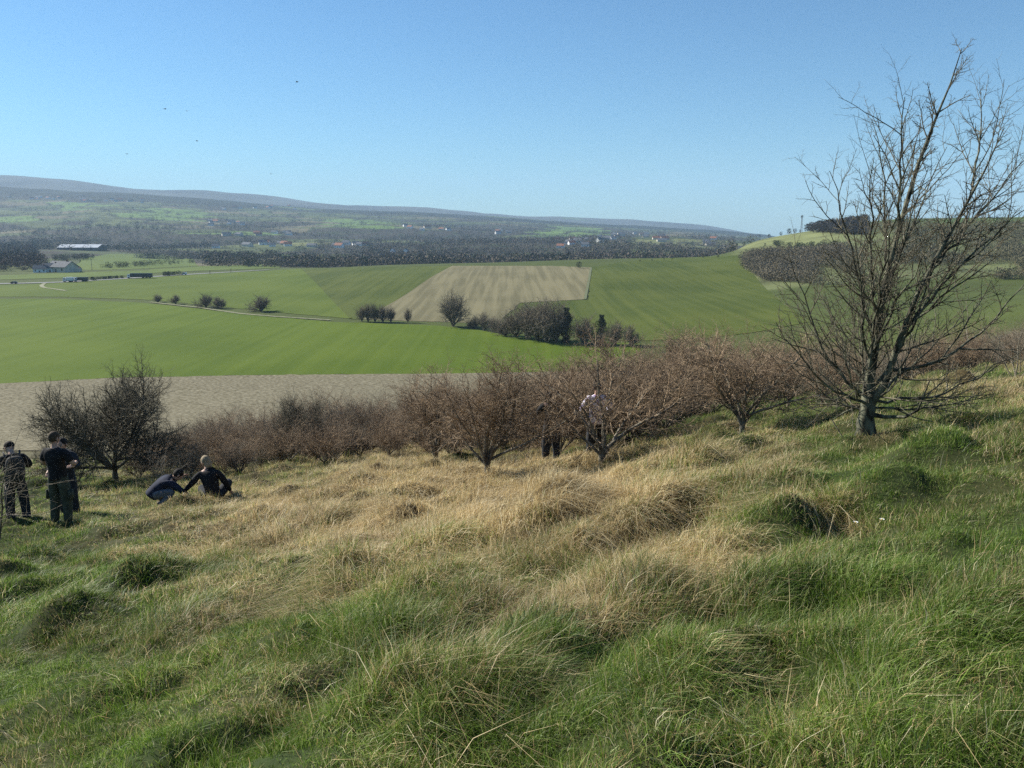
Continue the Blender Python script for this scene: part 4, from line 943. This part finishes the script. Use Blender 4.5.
# ------------------------------------------------------------------ people
SKIN = mat('skin', (.42, .26, .19), (.50, .32, .24), scale=20, rough=.55)
def cloth(name, c1, c2=None): return mat(name, c1, c2, rough=.9, scale=14, bump=.3)
def skin_mesh(name, chains, mats, sub=2):
    """chains: lists of (x, y, z, r), each grown into a smooth limb; joints shared by equal coordinates"""
    V, E, Rr = [], [], []; key = {}
    for ch in chains:
        prev = None
        for (x, y, z, r) in ch:
            kk = (round(x, 4), round(y, 4), round(z, 4))
            if kk not in key: key[kk] = len(V); V.append((x, y, z)); Rr.append(r)
            i = key[kk]
            if prev is not None and prev != i: E.append((prev, i))
            prev = i
    me = bpy.data.meshes.new(name); me.from_pydata(V, E, []); o = bpy.data.objects.new(name + '_tmp', me); COL.objects.link(o)
    md = o.modifiers.new('s', 'SKIN'); md.use_smooth_shade = True; md.branch_smoothing = .6
    sv = me.skin_vertices[0].data
    for i, r in enumerate(Rr): sv[i].radius = r if isinstance(r, tuple) else (r, r); sv[i].use_root = False
    sv[0].use_root = True
    s = o.modifiers.new('u', 'SUBSURF'); s.levels = sub; s.render_levels = sub
    bpy.context.view_layer.update(); dg = bpy.context.evaluated_depsgraph_get(); ev = o.evaluated_get(dg); out = bpy.data.meshes.new_from_object(ev)
    bpy.data.objects.remove(o); out.materials.clear()
    for m in mats: out.materials.append(m)
    out.polygons.foreach_set('use_smooth', [True] * len(out.polygons)); return out
def join(name, meshes, mats_of, parent):
    """meshes of one body into one mesh object; mats_of: material index for each"""
    bm = bmesh.new(); allm = []
    for me, mi in zip(meshes, mats_of):
        n0 = len(bm.faces); bm.from_mesh(me); bm.faces.ensure_lookup_table()
        if mi is not None:
            for f in bm.faces[n0:]: f.material_index = mi
    out = bpy.data.meshes.new(name); bm.to_mesh(out); bm.free(); return out
def head_mesh(c, face, up, s=1.0):
    """skull with brow, nose, chin, ears, eyes and mouth; face and up are direction vectors"""
    f = Vector(face).normalized(); u = Vector(up); u = (u - u.dot(f) * f).normalized(); r = f.cross(u); c = Vector(c)
    b = MB()
    def sh(q):
        x, y, z = q; w = 1 - .28 * max(0, -z) ** 1.3; y2 = y + (.10 if z < -.3 and y > 0 else 0) * (-z)
        return Vector((x * w, y2 * (1 - .1 * max(0, -z)), z))
    b.ball((0, 0, 0), (.074, .096, .118), 0, 20, 14, sh)
    b.ball((0, .098, -.012), (.012, .018, .024), 0, 8, 6); b.ball((0, .105, -.028), (.015, .013, .011), 0, 8, 6)
    for sx in (-1, 1):
        b.ball((sx * .076, -.005, -.005), (.010, .020, .032), 0, 8, 6); b.ball((sx * .031, .080, .012), (.013, .011, .009), 1, 8, 6); b.ball((sx * .031, .0895, .012), (.006, .003, .006), 2, 8, 6); b.box((sx * .031, .088, .034), (.034, .008, .006), 2)
    b.box((0, .092, -.058), (.044, .010, .008), 3)
    V = [c + (r * x + f * y + u * z) * s for x, y, z in b.v]; b.v = [tuple(v) for v in V]
    return b.mesh('head', [], True), (c, f, u, r)
EYE = mat('eye_white', (.7, .68, .65)); PUP = mat('pupil', (.02, .015, .012)); LIP = mat('lip', (.32, .13, .11))
def hair_mesh(fr, kind, m, s=1.0):
    c, f, u, r = fr; b = MB(); g = random.Random(3)
    def sh(q):
        x, y, z = q
        return Vector((x, y, z)) * (1 + .05 * math.sin(x * 23 + y * 17) * math.cos(z * 19))
    if kind == 'short': b.ball((0, -.016, .022), (.083, .098, .108), 0, 20, 12, sh)
    elif kind == 'bob':
        b.ball((0, -.018, .016), (.084, .100, .112), 0, 20, 12, sh); b.ball((0, -.055, -.06), (.083, .062, .10), 0, 14, 10, sh)
    elif kind == 'cap':
        b.ball((0, -.006, .040), (.086, .104, .088), 0, 20, 12); b.ball((0, .105, .028), (.062, .062, .010), 0, 14, 6)
    elif kind == 'tied':
        b.ball((0, -.016, .020), (.084, .100, .110), 0, 20, 12, sh); b.ball((0, -.118, .04), (.038, .040, .040), 0, 12, 8, sh)
    V = [c + (r * x + f * y + u * z) * s for x, y, z in b.v]; b.v = [tuple(v) for v in V]; return b.mesh('hair', [m], True)
def hand_chains(w, d, side, palm=(0, 0, -1), curl=.5):
    """palm and five bent fingers from wrist w along direction d; side points to the thumb"""
    w = Vector(w); d = Vector(d).normalized(); sd = Vector(side); sd = (sd - sd.dot(d) * d).normalized(); pn = d.cross(sd)
    if pn.dot(Vector(palm)) < 0: pn = -pn
    ch = [[(*w, .026), (*(w + d * .045), .034), (*(w + d * .085), .030)]]; fg = []
    for k, L in enumerate([.072, .080, .074, .060]):
        b = w + d * .082 + sd * (.028 - .019 * k); a = b; pts = [(*(w + d * .05 + sd * (.02 - .013 * k)), .011), (*b, .0095)]
        for q in range(3):
            an = curl * (q + .6) * .75; a = a + (d * math.cos(an) + pn * math.sin(an)) * L / 3; pts.append((*a, .0088 - .0008 * q))
        fg.append(pts)
    b = w + d * .03 + sd * .022; fg.append([(*b, .013), (*(b + (sd * .8 + d * .6) * .032 + pn * .006), .0115), (*(b + (sd * .7 + d * .9) * .055 + pn * .018), .010)])
    return ch, fg
def person(label, X, Yq, rz, J, looks, shirt, trousers, hair, hair_kind, shoes, sleeve=1.0, head_s=1.0, group=None, sink=0.04, extra=None):
    """J: joints pelvis, waist, chest, neck, head, and per side shoulder, elbow, wrist, hip, knee, ankle, toe (x right, y forward)"""
    root = empty('person', (X, Yq, h1(X, Yq) - sink), rz); tag(root, label, 'person', group)
    P = lambda n, r: (*J[n], r)
    ch = [[P('pelvis', (.14, .105)), P('waist', (.125, .095)), P('chest', (.15, .105)), P('neck', .055), (*(Vector(J['head']) * .75 + Vector(J['neck']) * .25), .052)]]
    fgs = []
    for s in 'LR':
        ch.append([P('chest', (.15, .105)), P('shoulder' + s, .062), P('elbow' + s, .043), P('wrist' + s, .027)])
        ch.append([P('pelvis', (.14, .105)), P('hip' + s, .095), P('knee' + s, .062), P('ankle' + s, .040)])
        w = Vector(J['wrist' + s]); d = (w - Vector(J['elbow' + s])).normalized(); d = (d + Vector(J.get('hand' + s, (0, 0, 0)))).normalized()
        hc, fg = hand_chains(w, d, J.get('thumb' + s, (0, 1, 0)), palm=(0, 0, -1), curl=.55)
        ch[-2] = ch[-2][:-1] + [(*w, .027)]; ch.append(hc[0]); fgs += fg
    body = skin_mesh('body', ch, [SKIN]); hd, fr = head_mesh(J['head'], looks[0], looks[1], head_s)
    fm = [skin_mesh('finger', [f], [SKIN], 1) for f in fgs]
    me = join('body', [body, hd] + fm, [0, None] + [0] * len(fm), root)
    for m in (SKIN, EYE, PUP, LIP): me.materials.append(m)
    me.polygons.foreach_set('use_smooth', [True] * len(me.polygons)); link('body', me, root)
    # clothes grown a little wider over the same joints
    el = lambda s: tuple(Vector(J['shoulder' + s]).lerp(Vector(J['elbow' + s]), .8)) if sleeve < 1 else J['elbow' + s]
    low = Vector(J['pelvis']) + (Vector(J['pelvis']) - Vector(J['waist'])).normalized() * .10
    sc = [[(*low, (.185, .150)), P('pelvis', (.182, .145)), P('waist', (.168, .135)), P('chest', (.192, .145)), (*Vector(J['chest']).lerp(Vector(J['neck']), .78), .115), (*Vector(J['chest']).lerp(Vector(J['neck']), .98), .080)]]
    for s in 'LR':
        a = [P('chest', (.192, .145)), P('shoulder' + s, .092)]
        if sleeve < 1: a += [(*Vector(J['shoulder' + s]).lerp(Vector(J['elbow' + s]), .5), .078), (*el(s), .072)]
        else: a += [P('elbow' + s, .062), (*Vector(J['elbow' + s]).lerp(Vector(J['wrist' + s]), .92), .044)]
        sc.append(a)
    link('shirt' if sleeve < 1 else 'jacket', skin_mesh('shirt', sc, [shirt]), root)
    tc = [[(*Vector(J['waist']).lerp(Vector(J['pelvis']), .1), (.150, .122)), P('pelvis', (.165, .135))]]
    for s in 'LR': tc.append([P('pelvis', (.165, .135)), P('hip' + s, .118), P('knee' + s, .090), (*Vector(J['knee' + s]).lerp(Vector(J['ankle' + s]), 1.0), .074)])
    link('trousers', skin_mesh('trousers', tc, [trousers]), root)
    for s in 'LR':
        a, t = Vector(J['ankle' + s]), Vector(J['toe' + s]); hl = a + (a - t) * .28 - Vector((0, 0, .05))
        link('shoe', skin_mesh('shoe', [[(*hl, .042), (*(a + Vector((0, 0, -.045))), .046), (*a.lerp(t, .6), .044), (*t, .034)]], [shoes]), root)
    link('hair' if hair_kind != 'cap' else 'cap', hair_mesh(fr, hair_kind, hair, head_s), root)
    if extra: extra(root)
    return root
BLACK = cloth('black_cloth', (.010, .010, .011), (.022, .022, .024)); OLIVE = cloth('olive_cloth', (.035, .042, .030), (.075, .085, .060)); NAVY = cloth('navy_cloth', (.012, .015, .030), (.028, .034, .058))
DARKT = cloth('dark_trouser', (.018, .02, .024), (.035, .038, .045)); GREYT = cloth('grey_jean', (.10, .11, .12), (.17, .18, .2)); BROWNH = mat('brown_hair', (.045, .032, .02), (.11, .08, .05), scale=40, stretch=(1, 1, .2)); DARKHR = mat('dark_hair', (.012, .009, .008), (.03, .024, .02), scale=40)
FAIR = mat('fair_hair', (.20, .15, .09), (.42, .34, .22), scale=40, stretch=(1, 1, .2)); BOOT = mat('boot_leather', (.03, .022, .016), (.06, .045, .03), rough=.6)
def printed():
    m = bpy.data.materials.new('white_purple_print'); m.use_nodes = True; nt = m.node_tree; L = nt.links.new; bs = nt.nodes['Principled BSDF']; bs.inputs['Roughness'].default_value = .9
    tc = nd(nt, 'ShaderNodeTexCoord'); vo = nd(nt, 'ShaderNodeTexVoronoi'); vo.inputs['Scale'].default_value = 16; L(tc.outputs['Object'], vo.inputs['Vector'])
    r = nd(nt, 'ShaderNodeValToRGB'); r.color_ramp.interpolation = 'CONSTANT'; e = r.color_ramp.elements; e[0].position = 0; e[0].color = (.78, .74, .84, 1); e[1].position = .62; e[1].color = (.16, .08, .24, 1); L(vo.outputs['Distance'], r.inputs[0])
    L(r.outputs[0], bs.inputs['Base Color']); return m
PRINT = printed()
def stand(lean=0, arms=((-.30, .05, 1.17), (-.20, .26, 1.12), (.30, .05, 1.17), (.18, .26, 1.14)), head=(0, .03, 1.63), foot=.13):
    return dict(pelvis=(0, 0, .96), waist=(0, .0, 1.12), chest=(0, -.01, 1.33), neck=(0, 0, 1.49), head=head,
                shoulderL=(-.175, -.01, 1.42), elbowL=arms[0], wristL=arms[1], shoulderR=(.175, -.01, 1.42), elbowR=arms[2], wristR=arms[3],
                hipL=(-.095, 0, .90), kneeL=(-foot + .01, .03, .50), ankleL=(-foot, -.02, .09), toeL=(-foot - .03, .14, .035),
                hipR=(.095, 0, .90), kneeR=(foot - .01, .03, .50), ankleR=(foot, -.02, .09), toeR=(foot + .03, .14, .035), thumbL=(1, 0, .3), thumbR=(-1, 0, .3))
def spot(px, py, ymin=8): return hit(px, py, ymin)
def place(px, Yq): return at(px, Yq)
# 1: black T-shirt, olive trousers, seen from behind
def pockets(root):
    for s in (-1, 1): q = MB(); q.box((s * .215, .01, .62), (.035, .13, .17), 0, .92); q.build('cargo_pocket', OLIVE, root, True)
X, Yq = place(63, 14.1)
person('person in black T-shirt and olive cargo trousers standing with back turned', X, Yq, R(-8), stand(head=(-.01, .03, 1.635)), ((.25, 1, -.25), (0, .2, 1)), BLACK, OLIVE, BROWNH, 'short', BOOT, sleeve=.5, extra=pockets)
# 2: hidden behind the first, head and one hand showing on the right
X, Yq = place(71, 15.7)
person('person in dark clothes half hidden behind the black T-shirt, only head and hand showing', X, Yq, R(170), stand(arms=((-.30, .03, 1.20), (-.33, .22, 1.25), (.30, .03, 1.17), (.22, .22, 1.10)), head=(0, .03, 1.62)), ((-.1, 1, -.3), (0, .3, 1)), DARKT, DARKT, DARKHR, 'short', BOOT, sink=.16)
# 3: far left, bag on the back, head bent
def bag(root):
    b = MB(); b.ball((.02, -.20, 1.22), (.155, .10, .25), 0, 14, 10, lambda q: Vector((math.copysign(abs(q[0]) ** .6, q[0]), math.copysign(abs(q[1]) ** .7, q[1]), math.copysign(abs(q[2]) ** .6, q[2])))); r = b.build('backpack', mat('bag_cloth', (.03, .03, .028), (.06, .055, .05), scale=10), root, True)
    for s in (-1, 1): q = MB(); q.tube([(s * .11, -.15, 1.43), (s * .13, -.02, 1.52), (s * .13, .13, 1.40), (s * .14, .11, 1.15), (s * .13, -.10, 1.05)], .018, 6); q.build('strap', M_['dark_wall'], r, True)
X, Yq = place(20, 14.8)
person('person in dark clothes with a bag, head bent, behind bare branches at left edge', X, Yq, R(35), stand(arms=((-.28, .10, 1.18), (-.16, .32, 1.22), (.28, .10, 1.18), (.15, .32, 1.20)), head=(-.02, .13, 1.56)), ((-.5, 1, -.6), (0, .5, 1)), BLACK, DARKT, DARKHR, 'cap', BOOT, sink=.22, extra=bag)
# 4: crouching in navy, bent forward to the left
def crouch(): return dict(pelvis=(0, 0, .30), waist=(0, .10, .42), chest=(.0, .27, .54), neck=(.03, .40, .60), head=(.05, .50, .63),
    shoulderL=(-.17, .30, .56), elbowL=(-.32, .42, .42), wristL=(-.42, .60, .46), shoulderR=(.17, .32, .54), elbowR=(.26, .50, .36), wristR=(.16, .66, .20),
    hipL=(-.10, .02, .28), kneeL=(-.20, .38, .40), ankleL=(-.17, .12, .07), toeL=(-.19, .30, .03), hipR=(.10, .02, .28), kneeR=(.20, .38, .36), ankleR=(.17, .10, .07), toeR=(.20, .28, .03), thumbL=(1, 0, .3), thumbR=(-1, 0, .3))
X, Yq = place(154, 15.8)
person('person in navy jacket crouching low and bent forward over the grass', X, Yq, R(-62), crouch(), ((.1, 1, -.9), (0, .6, .6)), NAVY, GREYT, DARKHR, 'short', BOOT, sink=-.05)
# 5: seated, fair hair, propped on one arm
def sit(): return dict(pelvis=(0, 0, .15), waist=(-.03, .02, .31), chest=(-.07, .07, .54), neck=(-.10, .13, .69), head=(-.14, .20, .80),
    shoulderL=(-.24, .09, .60), elbowL=(-.42, .12, .38), wristL=(-.60, .18, .20), shoulderR=(.11, .06, .60), elbowR=(.24, .10, .36), wristR=(.30, .24, .14),
    hipL=(-.10, .04, .13), kneeL=(-.30, .40, .20), ankleL=(-.05, .58, .09), toeL=(.05, .68, .06), hipR=(.10, .04, .13), kneeR=(.26, .40, .30), ankleR=(.14, .68, .09), toeR=(.12, .86, .06), thumbL=(1, .3, .3), thumbR=(-1, 0, .3))
X, Yq = place(214, 15.9)
person('person with short fair hair in black jacket sitting on the grass', X, Yq, R(12), sit(), ((-.9, .8, -.45), (-.2, .1, 1)), BLACK, DARKT, FAIR, 'bob', BOOT, sink=.03)
# 6: behind the leaning hawthorn, white and purple top
X, Yq = place(596, 16.1)
person('person in white and purple patterned top standing behind the leaning hawthorn', X, Yq, R(10), stand(), ((.2, 1, -.3), (0, .2, 1)), PRINT, DARKT, DARKHR, 'tied', BOOT)
# 7: dark figure among branches left of it
X, Yq = place(551, 17.2)
person('person in dark clothes barely visible among branches left of the patterned top', X, Yq, R(15), stand(arms=((-.26, .12, 1.2), (-.14, .34, 1.25), (.28, .08, 1.18), (.16, .30, 1.2)), head=(-.02, .10, 1.55)), ((-.3, 1, -.5), (0, .4, 1)), BLACK, DARKT, DARKHR, 'short', BOOT, sink=.12)

# ------------------------------------------------------------------ haze, light, camera
def haze():
    bm = bmesh.new()
    x0, x1, y0, y1, z0, z1 = -13000, 13000, -300, 12600, -330, 640
    V = [bm.verts.new(p) for p in [(x0,y0,z0),(x1,y0,z0),(x1,y1,z0),(x0,y1,z0),(x0,y0,z1),(x1,y0,z1),(x1,y1,z1),(x0,y1,z1)]]
    for f in [(0,3,2,1),(4,5,6,7),(0,1,5,4),(1,2,6,5),(2,3,7,6),(3,0,4,7)]: bm.faces.new([V[i] for i in f])
    me = bpy.data.meshes.new('haze'); bm.to_mesh(me); bm.free()
    m = bpy.data.materials.new('haze_air'); m.use_nodes = True; nt = m.node_tree; nt.nodes.clear()
    out = nd(nt, 'ShaderNodeOutputMaterial'); v = nd(nt, 'ShaderNodeVolumePrincipled')
    v.inputs['Color'].default_value = (.52, .74, 1.0, 1); v.inputs['Density'].default_value = HAZE_D; v.inputs['Anisotropy'].default_value = 0.0
    nt.links.new(v.outputs[0], out.inputs['Volume']); me.materials.append(m)
    o = link('haze', me); tag(o, kind='stuff')
HAZE_D = 0.000075
haze()
SUN_AZ, SUN_EL = R(-62), R(34)      # azimuth from straight ahead, negative = left
w = bpy.data.worlds.new('World'); SC.world = w; w.use_nodes = True
sky = nd(w.node_tree, 'ShaderNodeTexSky', sky_type='NISHITA'); sky.sun_disc = False
sky.sun_elevation = SUN_EL; sky.sun_rotation = SUN_AZ; sky.altitude = 0; sky.air_density = 1.0; sky.dust_density = .15; sky.ozone_density = 1.2
bg = w.node_tree.nodes['Background']; bg.inputs['Strength'].default_value = .055
tint = nd(w.node_tree, 'ShaderNodeVectorMath', operation='MULTIPLY'); tint.inputs[1].default_value = (.58, .94, 1.22)      # white balance of the clear sky
w.node_tree.links.new(sky.outputs[0], tint.inputs[0]); w.node_tree.links.new(tint.outputs[0], bg.inputs['Color'])
sl = bpy.data.lights.new('sun', 'SUN'); sl.energy = 5.0; sl.angle = R(.53); sl.color = (1, .95, .85)
so = bpy.data.objects.new('sun', sl); COL.objects.link(so)
dv = Vector((math.sin(SUN_AZ) * math.cos(SUN_EL), math.cos(SUN_AZ) * math.cos(SUN_EL), math.sin(SUN_EL)))
so.rotation_euler = dv.to_track_quat('Z', 'Y').to_euler(); so.location = (-20, 0, 40)
cam = bpy.data.cameras.new('camera'); cam.lens = F / W * 36; cam.sensor_width = 36; cam.clip_start = .05; cam.clip_end = 40000
co = bpy.data.objects.new('camera', cam); COL.objects.link(co); co.rotation_euler = (math.pi / 2 - PITCH, 0, 0); co.location = (0, 0, 0)
SC.camera = co
SC.view_settings.view_transform = 'Standard'; SC.view_settings.look = 'None'; SC.view_settings.exposure = 0.88; SC.view_settings.gamma = 1
cy = SC.cycles
cy.use_denoising = False; cy.max_bounces = 6; cy.diffuse_bounces = 2; cy.glossy_bounces = 2; cy.transmission_bounces = 4; cy.volume_bounces = 1; cy.transparent_max_bounces = 8
cy.volume_max_steps = 64
